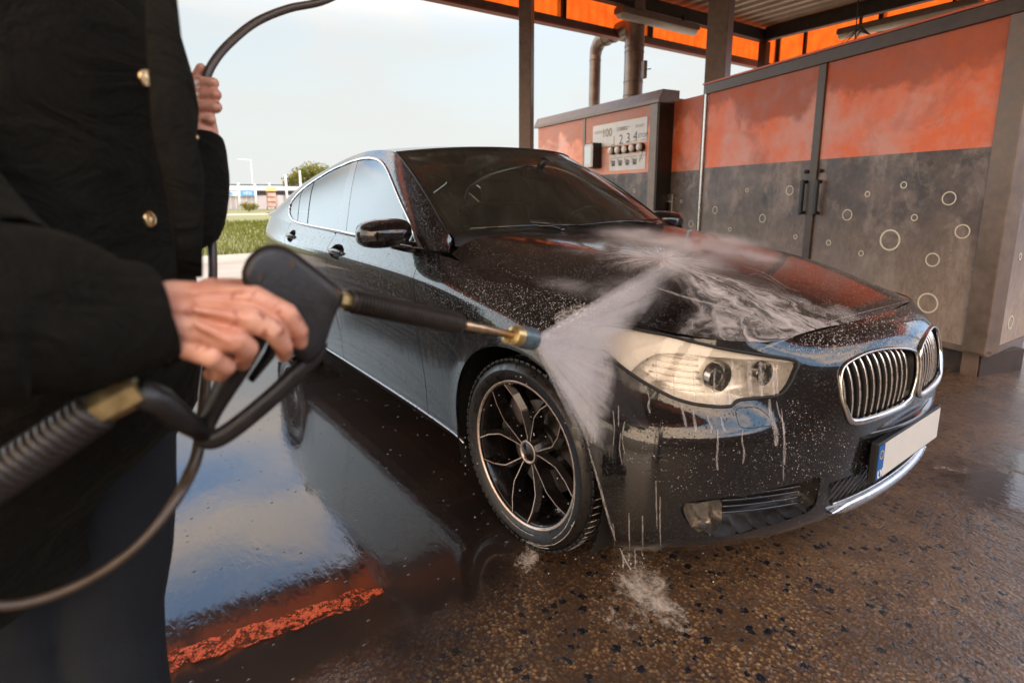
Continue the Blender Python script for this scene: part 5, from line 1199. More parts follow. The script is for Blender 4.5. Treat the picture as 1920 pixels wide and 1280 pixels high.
# ---------------------------------------------------------------- the person (out of focus, at the left)
def skinmat(name):
    t=NT(name); p=t.pos(); n1=t.noise(p,30,5,.6); n2=t.noise(p,160,3,.6); c=t.mix(t.rng(n1,.35,.65),(.58,.24,.15),(.74,.39,.26)); c=t.mix(t.rng(t.noise(p,70,3),.58,.68),c,(.42,.14,.09))
    b=t.bsdf(Base_Color=c,Roughness=.42,Normal=t.bump(n2,.25,.002)); b.inputs['Subsurface Weight'].default_value=.12; b.inputs['Subsurface Radius'].default_value=(.01,.004,.002); b.inputs['Subsurface Scale'].default_value=.6; return t.fin(b)
m_skin=skinmat('skin')
def capsule(mb,a,b,ra,rb,n=14):
    a=Vector(a);b=Vector(b); d=b-a; L=d.length
    if L<1e-6: mb.ball(a,ra,n=7); return
    d.normalize(); q=d.orthogonal().normalized(); w_=d.cross(q); P=[];F=[]; rows=[]
    for i in range(5): th=math.pi/2*(1-i/4); rows.append((a-d*ra*math.sin(th),ra*math.cos(th) if i else ra*.02))
    for i in range(5): th=math.pi/2*i/4; rows.append((b+d*rb*math.sin(th),rb*math.cos(th) if i<4 else rb*.02))
    for c,r_ in rows:
        for k in range(n): an=2*math.pi*k/n; P.append(c+(q*math.cos(an)+w_*math.sin(an))*r_)
    for i in range(9):
        for k in range(n): F.append((i*n+k,i*n+(k+1)%n,(i+1)*n+(k+1)%n,(i+1)*n+k))
    F+=[tuple(range(n-1,-1,-1)),tuple(9*n+k for k in range(n))]; mb.add(P,F)
def remeshed(mb,voxel,smooth=4,factor=.5):
    o=mb.build('tmp_shape',[],None,False); m=o.modifiers.new('r','REMESH'); m.mode='VOXEL'; m.voxel_size=voxel; m.use_smooth_shade=True
    s_=o.modifiers.new('s','SMOOTH'); s_.iterations=smooth; s_.factor=factor
    dg=bpy.context.evaluated_depsgraph_get(); me=bpy.data.meshes.new_from_object(o.evaluated_get(dg)); P=[tuple(v.co) for v in me.vertices]; F=[tuple(p.vertices) for p in me.polygons]
    bpy.data.objects.remove(o); bpy.data.meshes.remove(me); return P,F
def chain(mb,pts):
    for (a,ra),(b,rb) in zip(pts,pts[1:]): capsule(mb,a,b,ra,rb)
T=lambda x,y,d,r:(at(x,y,d),r/1000)
rh=MB()
wr=[(322,556,.527),(318,580,.515),(316,606,.512),(314,632,.515)]; mc=[(476,558,.540),(470,598,.526),(440,638,.518),(398,668,.515)]
for (a,b,rr_,r2) in zip(wr,mc,(16,17,16,14),(11.5,12.5,12,11)): capsule(rh,at(*a),at(*b),rr_/1000,r2/1000)
capsule(rh,at(225,612,.505),at(300,594,.522),.033,.027); capsule(rh,at(300,594,.522),at(400,605,.545),.026,.022); capsule(rh,at(350,625,.54),at(400,640,.545),.020,.018)
chain(rh,[T(476,558,.540,12.2),T(538,588,.553,10.6),T(561,621,.568,9.2),T(563,642,.578,7.6)])
chain(rh,[T(470,598,.526,12.6),T(511,618,.538,11.0),T(532,648,.556,9.3),T(533,665,.57,7.8)])
chain(rh,[T(440,638,.518,11.8),T(464,652,.532,10.6),T(455,678,.556,9.2),T(436,680,.578,7.6)])
chain(rh,[T(398,668,.515,10.6),T(424,686,.530,9.4),T(412,701,.552,8.4),T(394,700,.572,7.2)])
chain(rh,[T(340,570,.55,15),T(395,545,.585,14),T(450,540,.612,11),T(492,556,.618,9)])
# tendons and knuckle ridges
for a,b in zip(wr[:3],mc[:3]): capsule(rh,at(a[0]+50,a[1],a[2]-.014),at(b[0]-6,b[1],b[2]-.008),.0032,.0055)
RH=remeshed(rh,.0017,3,.45)
lh=MB()
for k,(x0_,x1_,y,r_) in enumerate(((378,402,155,10.),(379,406,177,10.6),(377,407,200,10.6),(375,397,223,9.4))):
    chain(lh,[T(x0_-16,y+3,.985,r_+1),T(x0_+4,y,.955,r_),T(x1_-2,y+1,.950,r_-.5),T(x1_-3,y+3,.972,r_-1.2),T(x0_+6,y+4,.99,r_-2)])
capsule(lh,at(368,165,1.0),at(372,235,1.0),.022,.022); capsule(lh,at(374,215,.985),at(382,262,.965),.025,.026); capsule(lh,at(382,262,.965),at(378,330,.945),.026,.03); chain(lh,[T(364,190,.99,13),T(368,150,.975,11),T(377,128,.97,8.6)])
LH=remeshed(lh,.0024,3,.45)
LAT=lambda P:(Vector(P)-Vector((CX,CY,CZ))).dot(Vector(_r)); FH=Vector((math.cos(YAW),math.sin(YAW),0)); RV=Vector((math.sin(YAW),-math.cos(YAW),0)); C3=Vector((CX,CY,0))
DC=.74; l0=(at(60,560,DC)-Vector((CX,CY,CZ))).dot(RV)
def pos3(lat,dep,z): return C3+FH*dep+RV*lat+Vector((0,0,z))
LC=lambda z:(304-960)/FPX*(.79*math.cos(PITCH)+(CZ-z)*math.sin(PITCH)+.03)-.078
bd=MB()
hc=pos3(l0-.03,DC+.04,1.68); FA=(FH*-.35+RV*.94).normalized(); SA=Vector((0,0,1)).cross(FA)
bd.ball(hc,.098,n=12,sc=(.92,.92,1.22)); bd.ball(hc+FA*.035-Vector((0,0,.045)),.072,n=10,sc=(.95,.95,1.0)); capsule(bd,hc+FA*.085+Vector((0,0,.012)),hc+FA*.112-Vector((0,0,.022)),.009,.014)
capsule(bd,hc+FA*.08-Vector((0,0,.062))+SA*.018,hc+FA*.08-Vector((0,0,.062))-SA*.018,.011,.011); capsule(bd,hc+FA*.06-Vector((0,0,.105)),hc+FA*.075-Vector((0,0,.10)),.022,.02)
for s_ in(-1,1): bd.ball(hc+SA*s_*.092-FA*.005,.026,n=6,sc=(.6,.6,1.25)); capsule(bd,hc+FA*.082+SA*s_*.018+Vector((0,0,.028)),hc+FA*.075+SA*s_*.045+Vector((0,0,.03)),.009,.007)
capsule(bd,hc-Vector((0,0,.06))-FA*.01,pos3(l0-.03,DC+.03,1.46),.055,.062); sh_=pos3(l0-.02,DC+.02,1.40)
capsule(bd,sh_-FA*.0+SA*.15,sh_-SA*.15,.075,.075); capsule(bd,sh_,pos3(l0-.01,DC,1.0),.12,.13)
eR=at(-70,560,.44); sR=pos3(l0-.10,DC-.14,1.39); capsule(bd,sR,eR,.05,.042); capsule(bd,eR,at(240,608,.505),.042,.03)
sL=pos3(l0+.0,DC+.17,1.38); eL=at(330,420,.93); capsule(bd,sL,eL,.048,.04); capsule(bd,eL,at(379,320,.945),.040,.03)
for s_,lx in ((-1,-.02),(1,.06)): 
    q_=-.13 if s_<0 else 0.; e_=.05 if s_>0 else 0.; hp=pos3(l0+.02+q_*.5,DC+e_,.92); kn=pos3(LC(.58)+q_,DC+e_,.50); an=pos3(LC(.58)+q_,DC+e_,.09); capsule(bd,hp,kn,.045,.035); capsule(bd,kn,an,.035,.03); capsule(bd,an-Vector((0,0,.04)),an+FA*.15-Vector((0,0,.06)),.035,.028)
B_=remeshed(bd,.009,5,.5)
P=list(B_[0]);F=list(B_[1])
for q,f in (RH,LH): b=len(P); P+=q; F+=[tuple(i+b for i in x) for x in f]
person=mobj('person',P,F,m_skin); tag(person,'person in a dark double-breasted coat and blue jeans holding the spray gun at the left','person')
t=NT('dark_wool_coat'); p=t.pos(); n1=t.noise(p,420,3,.7); n2=t.noise(p,7,4,.6); c=t.mix(t.rng(n2,.35,.65),(.0060,.0055,.0045),(.0095,.0085,.0065)); c=t.mix(t.rng(n1,.5,.75),c,(.019,.017,.012)); b=t.bsdf(Base_Color=c,Roughness=.95,Normal=t.bump(n1,.4,.002,t.bump(t.noise(t.pos(scale=(1,1,1.6)),9,4,.6,.8),.8,.03))); b.inputs['Sheen Weight'].default_value=.10; b.inputs['Sheen Roughness'].default_value=.5; b.inputs['Sheen Tint'].default_value=(.25,.22,.15,1); b.inputs['Specular IOR Level'].default_value=.1; m_coat=t.fin(b)
def loft(rings,n=48,cap=True):
    P=[];F=[]
    for r_ in rings: P+=r_
    m=len(rings)
    for i in range(m-1):
        for k in range(n): F.append((i*n+k,i*n+(k+1)%n,(i+1)*n+(k+1)%n,(i+1)*n+k))
    if cap: F+=[tuple(range(n-1,-1,-1)),tuple((m-1)*n+k for k in range(n))]
    return P,F
SIL=[(-330,170),(-250,225),(-150,262),(-60,300),(0,322),(60,346),(130,367),(185,373),(230,368),(300,356),(400,352),(470,360),(560,370),(660,374),(760,376),(850,370),(900,358),(950,338),(1000,325),(1060,315),(1110,305)]
def pxx(v):
    d=v-Vector((CX,CY,CZ)); return 960+FPX*d.dot(Vector(_r))/d.dot(Vector(_f))
def fit_hw(R_,z,lat0,dep,th,hw):
    # half width whose outline, seen from the camera, ends at R_
    for _ in range(12):
        m_=max(pxx(pos3(lat0+hw*math.cos(a)**.8,dep+th*math.sin(a)**.8,z)) for a in np.linspace(0.0,1.5,14)); hw-= (m_-R_)*dep/FPX*.8
        hw=max(hw,.04)
    return hw
rings=[]
for i,(py,R_) in enumerate(SIL):
    p_=at(R_,py,DC-.02)
    lat=(p_-Vector((CX,CY,CZ))).dot(RV); z=p_.z; hw=fit_hw(R_,z,l0,DC,(.168+.05*min(1,max(0,(py-600)/300))) if py>-150 else .168*(.45+.55*max(0,(py+330)/180)),lat-l0); th=(.168+.05*min(1,max(0,(py-600)/300))) if py>-150 else .168*(.45+.55*max(0,(py+330)/180)); r_=[]
    for k in range(48):
        a=2*math.pi*k/48; ca,sa=math.cos(a),math.sin(a); e=2/2.5
        fold=1+.022*math.sin(7*a+py*.012)+.014*math.sin(13*a-py*.02)+.012*math.sin(4*a+py*.03)
        hw_=hw if ca>0 else max(hw,.17)+.10*max(0,(py-500)/500)
        r_.append(pos3(l0+hw_*math.copysign(abs(ca)**e,ca)*(1+.35*(fold-1)),DC+th*math.copysign(abs(sa)**e,sa)*fold,z))
    rings.append(r_)
P,F=loft(rings); coat=mobj('coat',P,F,m_coat,person); fixn(coat)
# sleeves
sv=MB(); c=crv([tuple(sR+Vector((0,0,.02))),tuple(sR.lerp(eR,.5)),tuple(eR),tuple(at(80,585,.455)),tuple(at(200,600,.487)),tuple(at(282,592,.514))],False,6)
sv.tube([Vector(q) for q in c],np.interp(np.linspace(0,1,len(c)),[0,.3,.45,.6,.85,1],[.085,.082,.078,.068,.054,.048]),28)
sv.tube([Vector(q) for q in crv([tuple(sL),tuple(sL.lerp(eL,.6)),tuple(at(345,420,.93)),tuple(at(372,350,.94)),tuple(at(381,300,.948)),tuple(at(382,262,.958))],False,5)],np.interp(np.linspace(0,1,26),[0,.4,.6,.8,1],[.07,.055,.048,.038,.031]),24)
sl_=sv.build('sleeves',m_coat,person,True)
mb=MB(); c=at(276,595,.513); mb.tube([at(268,597,.5105),at(286,591,.5165)],[.0497,.0497],28,cap=False); mb.build('cuff',m_coat,person,True)
# overlap front edge of the coat and lapel fold
mb=MB(); mb.tube([at(300,-40,.600),at(312,120,.583),at(326,240,.575),at(345,330,.585),at(352,420,.59),at(357,520,.60)],[.006,.007,.008,.008,.006,.005],8,sx=2.4); mb.build('coat_front_edge',m_coat,person,True)
m_brass=simple('brass_button',(.70,.50,.25),.28,1.,var=.25,scale=150)
def onco(px,py):
    # depth of the coat surface along the pixel
    d=.50
    from mathutils.bvhtree import BVHTree
    bv=BVHTree.FromPolygons([Vector(v.co) for v in coat.data.vertices],[tuple(p.vertices) for p in coat.data.polygons]); o=Vector((CX,CY,CZ)); dr_=(at(px,py,1)-o); h=bv.ray_cast(o,dr_.normalized()); return h[0],h[1]
for px,py in ((272,147),(277,411)):
    h,nn_=onco(px,py); 
    if h is None: h=at(px,py,.6); nn_=-Vector(_f)
    if nn_.dot(Vector(_f))>0: nn_=-nn_
    mb=MB(); X_=frame_at(h,nn_); n_=20; P=[];F=[]
    for r_,z in ((.0105,0),(.0108,.003),(.0085,.0055),(.0082,.0045),(.005,.0062),(.0,.0068)):
        for k in range(n_): a=2*math.pi*k/n_; P.append(X_((r_*math.cos(a),r_*math.sin(a),z)))
    for i in range(5):
        for k in range(n_): F.append((i*n_+k,i*n_+(k+1)%n_,(i+1)*n_+(k+1)%n_,(i+1)*n_+k))
    mb.add(P,F); mb.build('coat_button',m_brass,person,True)
mb=MB(); mb.ball(at(366,258,.918),.007,n=6); mb.build('cuff_button',m_brass,person,True)
# jeans
t=NT('blue_denim'); p=t.pos(); n1=t.noise(p,500,2,.7); n2=t.noise(p,9,4,.6); c=t.mix(t.rng(n2,.35,.65),(.0018,.0028,.0045),(.0035,.0058,.009)); c=t.mix(t.rng(n1,.45,.7),c,(.009,.013,.020)); m_denim=t.fin(t.bsdf(Base_Color=c,Roughness=.85,Normal=t.bump(n1,.4,.002)))
def leg(lat0,dep0,sil):
    rings=[]
    for z,rl,rr_,rd,lx in sil:
        r_=[]
        for k in range(32):
            a=2*math.pi*k/32; f_=1+.03*math.sin(5*a+z*17)+.02*math.sin(9*a-z*31); r_.append(pos3(lat0+lx+(rr_ if math.cos(a)>0 else rl)*math.cos(a)*f_,dep0+rd*math.sin(a)*f_,z))
        rings.append(r_)
    return loft(rings,32)
# right edge of the jeans as seen
js=[(960,335),(1010,330),(1100,318),(1200,307),(1280,304)]
def latz(z,dep):
    ps=[(at(x,y,dep).z,(at(x,y,dep)-Vector((CX,CY,CZ))).dot(RV)) for y,x in js]; ps.sort(); return float(np.interp(z,[a for a,_ in ps],[b for _,b in ps]))
sil=[]
for z in (1.0,.94,.88,.82,.76,.70,.60,.50,.40,.30,.2,.1):
    R_=latz(max(z,.70),DC+.05)-(.0 if z>.7 else (.7-z)*.03); w_=np.interp(z,[.1,.45,.75,1],[.055,.065,.09,.11]); sil.append((z,w_,w_,w_*1.05,R_-w_-(l0+.06)))
jp=[]
_zy=[(at(x,y,.90).z,x) for x,y in ((304,1280),(307,1200),(318,1100),(330,1010),(335,960),(340,900))]
def legc(z,dep,ww):
    R_=float(np.interp(z,[q[0] for q in _zy],[q[1] for q in _zy])); da=dep*math.cos(PITCH)+(CZ-z)*math.sin(PITCH); return (R_-960)/FPX*(da+ww*.35)-ww
for k_,(off_,dd_) in enumerate(((0,.05),(.13,.0))):
    sl2=[]
    for z,*_ in sil:
        ww=float(np.interp(z,[.1,.45,.75,1],[.060,.070,.086,.092])); zz=max(z,.58); sl2.append((z,ww,ww,ww*.95,legc(zz,DC+dd_,ww)-off_))
    P,F=leg(0.,DC+dd_,sl2); jp.append((P,F))
P=list(jp[0][0]); F=list(jp[0][1]); b=len(P); P+=jp[1][0]; F+=[tuple(i+b for i in f) for f in jp[1][1]]
hpP,hpF=loft([[pos3(l0-.02+.10*math.cos(2*math.pi*k/32),DC+.03+.09*math.sin(2*math.pi*k/32),z) for k in range(32)] for z in (.88,.95,1.04)],32); b=len(P); P+=hpP; F+=[tuple(i+b for i in f) for f in hpF]
mbj=MB(); mbj.add(P,F); Pj,Fj=remeshed(mbj,.007,6,.5); jn=mobj('jeans',Pj,Fj,m_denim,person)
m_shoe=simple('shoe_leather',(.02,.015,.012),.5)
for s_,lx in ((-1,-.02),(1,.06)):
    an=pos3(LC(.58)+(-.13 if s_<0 else 0.),DC+(.05 if s_>0 else 0.),.06); mb=MB(); mb.ball(an+FA*.06,.05,n=8,sc=(2.2,2.2,1.0)); mb.build('shoe',m_shoe,person,True)
mb=MB(); mb.ball(hc-FA*.016+Vector((0,0,.018)),.104,n=12,sc=(.96,.96,1.18)); o=mb.build('hair',simple('dark_hair',(.03,.018,.011),.55,var=.3,scale=120,bump=.5),person,True)
# ---------------------------------------------------------------- spray gun
gun=empty('spray_gun',at(540,560,.60),'black pressure washer gun with ribbed lance held in the person\'s right hand','spray gun')
GL=gun.location.copy(); 
m_gun=simple('gun_plastic',(.014,.011,.010),.42,var=.3,scale=60,bump=.15); m_rib=simple('ribbed_grip_plastic',(.022,.017,.014),.42,var=.2,scale=80); m_lance=simple('brass_lance_tube',(.42,.29,.18),.33,.9,var=.25,scale=90)
m_noz=simple('nozzle_plastic',(.055,.085,.10),.3,var=.4,scale=90,coat=.4); m_fit=simple('worn_brass',(.62,.47,.22),.36,.9,var=.3,scale=60)
def gobj(mb,name,mat,parent=None,smooth=False,auto=None):
    mb.P=[tuple(Vector(p)-GL) for p in mb.P]; return mb.build(name,mat,parent or gun,smooth,auto)
def pxprism(poly,dfun,half,bev,seg=3):
    bm=bmesh.new(); A=[bm.verts.new(at(x,y,dfun(x)-half)) for x,y in poly]; B=[bm.verts.new(at(x,y,dfun(x)+half)) for x,y in poly]; n=len(poly)
    bm.faces.new(A); bm.faces.new(B[::-1]); side=[bm.faces.new((A[i],B[i],B[(i+1)%n],A[(i+1)%n])) for i in range(n)]
    bmesh.ops.recalc_face_normals(bm,faces=bm.faces); ed=[e for e in bm.edges if not any(f in side for f in e.link_faces) or len([f for f in e.link_faces if f in side])==1]
    bmesh.ops.bevel(bm,geom=ed,offset=bev,segments=seg,affect='EDGES',profile=.5,clamp_overlap=True)
    bm.verts.index_update(); mb=MB(); mb.add([tuple(v.co) for v in bm.verts],[tuple(v.index for v in f.verts) for f in bm.faces]); bm.free(); return mb
df=lambda x:.588+(x-455)*.00033
body_=crv([(453,522),(457,497),(470,476),(492,461),(520,458),(545,467),(575,489),(612,518),(640,542),(641,558),(636,575),(626,597),(612,640),(600,664),(575,682),(545,655),(520,620),(498,590),(470,560)],True,2)
gobj(pxprism([tuple(q) for q in body_],df,.021,.011),'housing',m_gun,auto=40)
gd=MB(); gq=[at(x,y,d) for x,y,d in ((598,640,.632),(588,668,.63),(560,696,.622),(520,735,.612),(470,778,.60),(425,812,.592),(398,824,.588),(382,818,.585),(374,798,.584))]
gd.tube([Vector(q) for q in crv(gq,False,4)],[.0085]*33,12,sx=1.25); gobj(gd,'trigger_guard',m_gun,smooth=True)
gp=MB(); gq=[at(x,y,d) for x,y,d in ((505,560,.592),(478,620,.585),(448,680,.58),(415,738,.58),(388,790,.583),(382,812,.585))]; gp.tube([Vector(q) for q in crv(gq,False,4)],np.interp(np.linspace(0,1,21),[0,.4,.7,1],[.017,.013,.0095,.009]),14,sx=1.35); gobj(gp,'grip',m_gun,smooth=True)
tg=MB(); tg.tube([at(520,630,.605),at(505,665,.603),at(470,712,.60)],[.007,.006,.004],8,sx=1.5); gobj(tg,'trigger',m_gun,smooth=True)
for x,y in ((546,495),(632,549),(485,520)):
    sc_=MB(); c=at(x,y,df(x)-.0205); X_=frame_at(c,-Vector(_f)); P=[X_((.0052*math.cos(a),.0052*math.sin(a),z)) for z in (.0,.0012) for a in np.linspace(0,2*math.pi,12,endpoint=False)]
    sc_.add(P,[(i,(i+1)%12,12+(i+1)%12,12+i) for i in range(12)]+[tuple(range(12,24))]); gobj(sc_,'screw',m_steel)
g0_=at(645,562,.648);g1_=at(872,609,.800); dl=(g1_-g0_).normalized(); Ll=(g1_-g0_).length
fr_=MB(); fr_.tube([at(634,560,.64),at(662,566,.66)],[.0095,.0095],6); gobj(fr_,'hex_fitting',m_fit)
rb_=MB(); ts=np.linspace(.03,1,150); rr_=[(.0128+.0016*(1 if (k//2)%2 else -1)*(1 if .05<t_<.93 else 0))*(1 if t_<.93 else 1-.55*(t_-.93)/.07) for k,t_ in enumerate(ts)]
rb_.tube([g0_+dl*Ll*t_ for t_ in ts],rr_,22); gobj(rb_,'ribbed_grip',m_rib,auto=25)
ln=MB(); n0=at(962,628,.872); ln.tube([g1_-dl*.01,n0],[.0066,.0066],14); gobj(ln,'lance_tube',m_lance,smooth=True)
nz_=MB(); n1_=at(1004,637,.905); dn=(n1_-n0).normalized(); Ln_=(n1_-n0).length
nz_.tube([n0-dn*.004,n0,n0+dn*.012,n0+dn*.018],[.008,.0155,.0165,.0165],20); gobj(nz_,'nozzle_collar',m_fit,auto=35)
nz_=MB(); nz_.tube([n0+dn*.014,n0+dn*.02,n0+dn*Ln_*.9,n0+dn*Ln_,n0+dn*(Ln_-.004)],[.0165,.0182,.0178,.013,.005],22); gobj(nz_,'nozzle_tip',m_noz,auto=35)
nz_=MB(); c=at(948,637,.872); nz_.box(c,(.010,.010,.010),bev=.003); gobj(nz_,'nozzle_lug',m_fit)
cp=MB(); cp.tube([at(262,728,.500),at(178,772,.487)],[.0150,.0150],6,cap=True); gobj(cp,'hose_nut',m_fit)
cp=MB(); cp.tube([at(384,812,.585),at(340,785,.545),at(300,752,.515),at(255,733,.499)],[.010,.012,.013,.013],12); gobj(cp,'swivel',m_gun,smooth=True)
# ---------------------------------------------------------------- hose
m_hose=simple('hose_rubber',(.06,.04,.025),.36,var=.25,scale=40)
hose=empty('pressure_hose',(0,0,0),'dark high-pressure hose looping over the left hand and hanging around the coat','hose')
mb=MB(); q=[(900,-420,1.35),(760,-120,1.25),(690,-45,1.2),(612,0,1.13),(540,17,1.08),(480,42,1.04),(432,80,1.0),(402,115,.975),(386,150,.965),(380,200,.965),(383,280,.972),(388,360,.975),(396,440,.97),(399,510,.955),(394,620,.90),(385,720,.80),(373,835,.66),(350,900,.58),(310,965,.55),(250,1030,.53),(170,1085,.515),(80,1122,.50),(0,1135,.485),(-90,1120,.47),(-170,1060,.46),(-190,980,.455),(-140,930,.46),(-60,905,.468),(0,890,.474)]
c=crv([tuple(at(*a)) for a in q],False,7); rad=np.interp(np.linspace(0,1,len(c)),[0,.45,.6,.66,1],[.0074,.0074,.0066,.0042,.0045]); mb.tube([Vector(v) for v in c],rad,14); mb.build('hose_tube',m_hose,hose,True)
sp_=MB(); a=at(182,770,.487);b=at(-30,915,.470); d_=(b-a); L=d_.length; d_.normalize(); u1=d_.orthogonal().normalized(); u2=d_.cross(u1); pts=[]
for k in range(15*14+1):
    t_=k/(15*14); an=t_*15*2*math.pi; r_=.0150+.0015*t_; pts.append(a+d_*L*t_+(u1*math.cos(an)+u2*math.sin(an))*r_)
sp_.tube(pts,.0042,7); sp_.build('bend_protector',m_rib,hose,True); sp_=MB(); sp_.tube([a,b],.0118,14); sp_.build('hose_end',m_hose,hose,True)
# ---------------------------------------------------------------- water, spray and foam
from mathutils.bvhtree import BVHTree
def bvh_of(*shs):
    P=[];F=[]
    for s in shs: b=len(P); P+=[Vector(p) for p in s.P]; F+=[tuple(i+b for i in f) for f in s.F]
    return BVHTree.FromPolygons(P,F)
BV=bvh_of(Hf,full,Gf); OC=Vector((CX,CY,CZ))
def hit(px,py,off=.003):
    dr_=(at(px,py,1)-OC).normalized(); h=BV.ray_cast(OC,dr_)
    if h[0] is None or h[0].z<.0: return None
    n=h[1] if h[1].dot(dr_)<0 else -h[1]; return h[0]+n*off,n
def alpha_mat(name,col,fac,t,rough=.35,trans=.0):
    b=t.bsdf(Base_Color=col,Roughness=rough); tr=t.n('ShaderNodeBsdfTransparent'); mx=t.n('ShaderNodeMixShader'); t.l(fac,mx.inputs[0]); t.l(tr.outputs[0],mx.inputs[1])
    if trans:
        tl=t.n('ShaderNodeBsdfTranslucent'); tl.inputs['Color'].default_value=(*col,1) if len(col)==3 else col; m2=t.n('ShaderNodeMixShader'); m2.inputs[0].default_value=trans; t.l(b.outputs[0],m2.inputs[1]); t.l(tl.outputs[0],m2.inputs[2]); t.l(m2.outputs[0],mx.inputs[2])
    else: t.l(b.outputs[0],mx.inputs[2])
    t.l(mx.outputs[0],t.out.inputs['Surface']); return t.m
def uvmesh(name,P,F,UV,mat,label,cat='foam'):
    o=mobj(name,P,F,mat,None,True); uv=o.data.uv_layers.new(name='UVMap'); d=[]
    for p in o.data.polygons:
        for vi in p.vertices: d+=list(UV[vi])
    uv.data.foreach_set('uv',d); return tag(o,label,cat,kind='stuff')
t=NT('foam_film'); u=t.n('ShaderNodeUVMap'); s_=t.n('ShaderNodeSeparateXYZ'); t.l(u.outputs[0],s_.inputs[0]); g=t.pos()
# uv.x : 0..1 across, uv.y : metres along + integer seed, fac from both
mp_=t.n('ShaderNodeMapping'); mp_.inputs['Scale'].default_value=(4.2,3.0,1); t.l(u.outputs[0],mp_.inputs[0]); st=t.noise(mp_.outputs[0],2.2,6,.62,.5)
mp2=t.n('ShaderNodeMapping'); mp2.inputs['Scale'].default_value=(15.,7.5,1); t.l(u.outputs[0],mp2.inputs[0]); st2=t.noise(mp2.outputs[0],2.,4,.6,.8)
ed=t.math('SUBTRACT',1.,t.math('ABSOLUTE',t.math('MULTIPLY_ADD',s_.outputs[0],2.,-1.))); ed=t.rng(ed,0,.55)
v_=t.math('ADD',t.math('MULTIPLY',st,.65),t.math('MULTIPLY',st2,.35)); a_=t.rng(v_,.40,.76); a_=t.math('MULTIPLY',t.math('MULTIPLY',a_,ed),.93)
m_foam=alpha_mat('foam_film',(.86,.79,.75),a_,t,.45,.25)
RP=[];RF=[];RU=[]
def ribbon(pts,w0,w1=None,seed=None,n=7,off=.003,steps=26,proj=True):
    """strip of foam following the bodywork below the listed view pixels; w in metres"""
    w1=w0 if w1 is None else w1; seed=random.uniform(0,50) if seed is None else seed
    c=crv(pts,False,max(3,steps//len(pts))); hs=[hit(*p,off) for p in c]; hs=[h for h in hs if h]
    if len(hs)<3: return
    L=0; base=len(RP); rows=0
    for i,(p,nn_) in enumerate(hs):
        q=hs[min(i+1,len(hs)-1)][0]-hs[max(i-1,0)][0]
        if q.length<1e-6: continue
        q.normalize(); sd_=q.cross(nn_).normalized(); f=i/(len(hs)-1); w_=(w0+(w1-w0)*f)*(math.sin(math.pi*min(max(f*.94+.03,0),1))**.35)
        if i: L+=(p-hs[i-1][0]).length
        for k in range(n):
            a=k/(n-1); v=p+sd_*w_*(a-.5)
            nb=BV.find_nearest(v) if proj else (None,)
            if nb[0] is not None: 
                m_=nb[1] if nb[1].dot(nn_)>0 else -nb[1]; v=nb[0]+m_*off
            RP.append(v); RU.append((a+seed*0,L*6+seed))
        rows+=1
    for i in range(rows-1):
        for k in range(n-1): b=base+i*n+k; RF.append((b,b+1,b+n+1,b+n))
# thin lines and curls at the edge of the sheet of water on the hood
ribbon([(1390,500),(1430,512),(1475,540),(1500,548)],.012,.006); ribbon([(1395,520),(1420,515),(1450,530),(1480,552)],.010,.006); ribbon([(1440,600),(1475,606),(1505,622)],.010)
ribbon([(1215,535),(1290,560),(1350,575),(1420,600),(1485,634)],.022,.016); ribbon([(1300,525),(1380,548),(1450,575),(1545,607)],.026,.018)
def film():
    t=NT('hood_water_film'); g=t.n('ShaderNodeNewGeometry'); s_=t.n('ShaderNodeSeparateXYZ'); t.l(g.outputs['Position'],s_.inputs[0])
    dx=t.math('SUBTRACT',s_.outputs[0],.10); dy=t.math('SUBTRACT',s_.outputs[1],-.30); th=t.math('ARCTAN2',dy,dx); r=t.math('SQRT',t.math('ADD',t.math('MULTIPLY',dx,dx),t.math('MULTIPLY',dy,dy)))
    wob=t.math('MULTIPLY',t.math('SUBTRACT',t.noise(t.pos(),5.5,3,.5),.5),.7); th2=t.math('ADD',th,wob)
    cb=t.n('ShaderNodeCombineXYZ'); t.l(t.math('MULTIPLY',th2,2.6),cb.inputs[0]); t.l(t.math('MULTIPLY',r,1.9),cb.inputs[1]); n1=t.noise(cb.outputs[0],2.4,7,.60,.35); n2=t.noise(t.pos(),26,5,.7,.6)
    cb2=t.n('ShaderNodeCombineXYZ'); t.l(t.math('MULTIPLY',th2,9.),cb2.inputs[0]); t.l(t.math('MULTIPLY',r,3.),cb2.inputs[1]); n3=t.noise(cb2.outputs[0],2.2,4,.6,.4)
    v=t.math('ADD',t.math('ADD',t.math('MULTIPLY',n1,.55),t.math('MULTIPLY',n2,.18)),t.math('MULTIPLY',n3,.27))
    da=t.math('ABSOLUTE',t.math('SUBTRACT',th2,-.24)); fan=t.math('MULTIPLY',t.rng(da,.24,.56,1,0),t.rng(r,.62,.80,1,0)); back=t.math('MULTIPLY',t.rng(t.math('ABSOLUTE',t.math('SUBTRACT',t.math('ABSOLUTE',th2),2.75)),.25,.6,1,0),t.rng(r,.18,.45,.55,0)); core=t.rng(r,.10,.30,1,0)
    m=t.math('MAXIMUM',t.math('MAXIMUM',fan,core),back); a=t.math('MULTIPLY',m,t.math('ADD',t.rng(v,.44,.62,0,.88),.07))
    return alpha_mat('f',(.86,.79,.75),a,t,.35,.2)
sel=(Hf.P[:,0]>-.42); fs=[f for f in Hf.F if all(sel[i] for i in f)]; ids=sorted({i for f in fs for i in f}); mp3={i:k for k,i in enumerate(ids)}
o=mobj('water_film',Hf.P[ids]+nH[ids]*.0025,[tuple(mp3[i] for i in f) for f in fs],film(),None); tag(o,'soft white sheet of soapy water fanning over the black hood towards the grille','water film',kind='stuff')
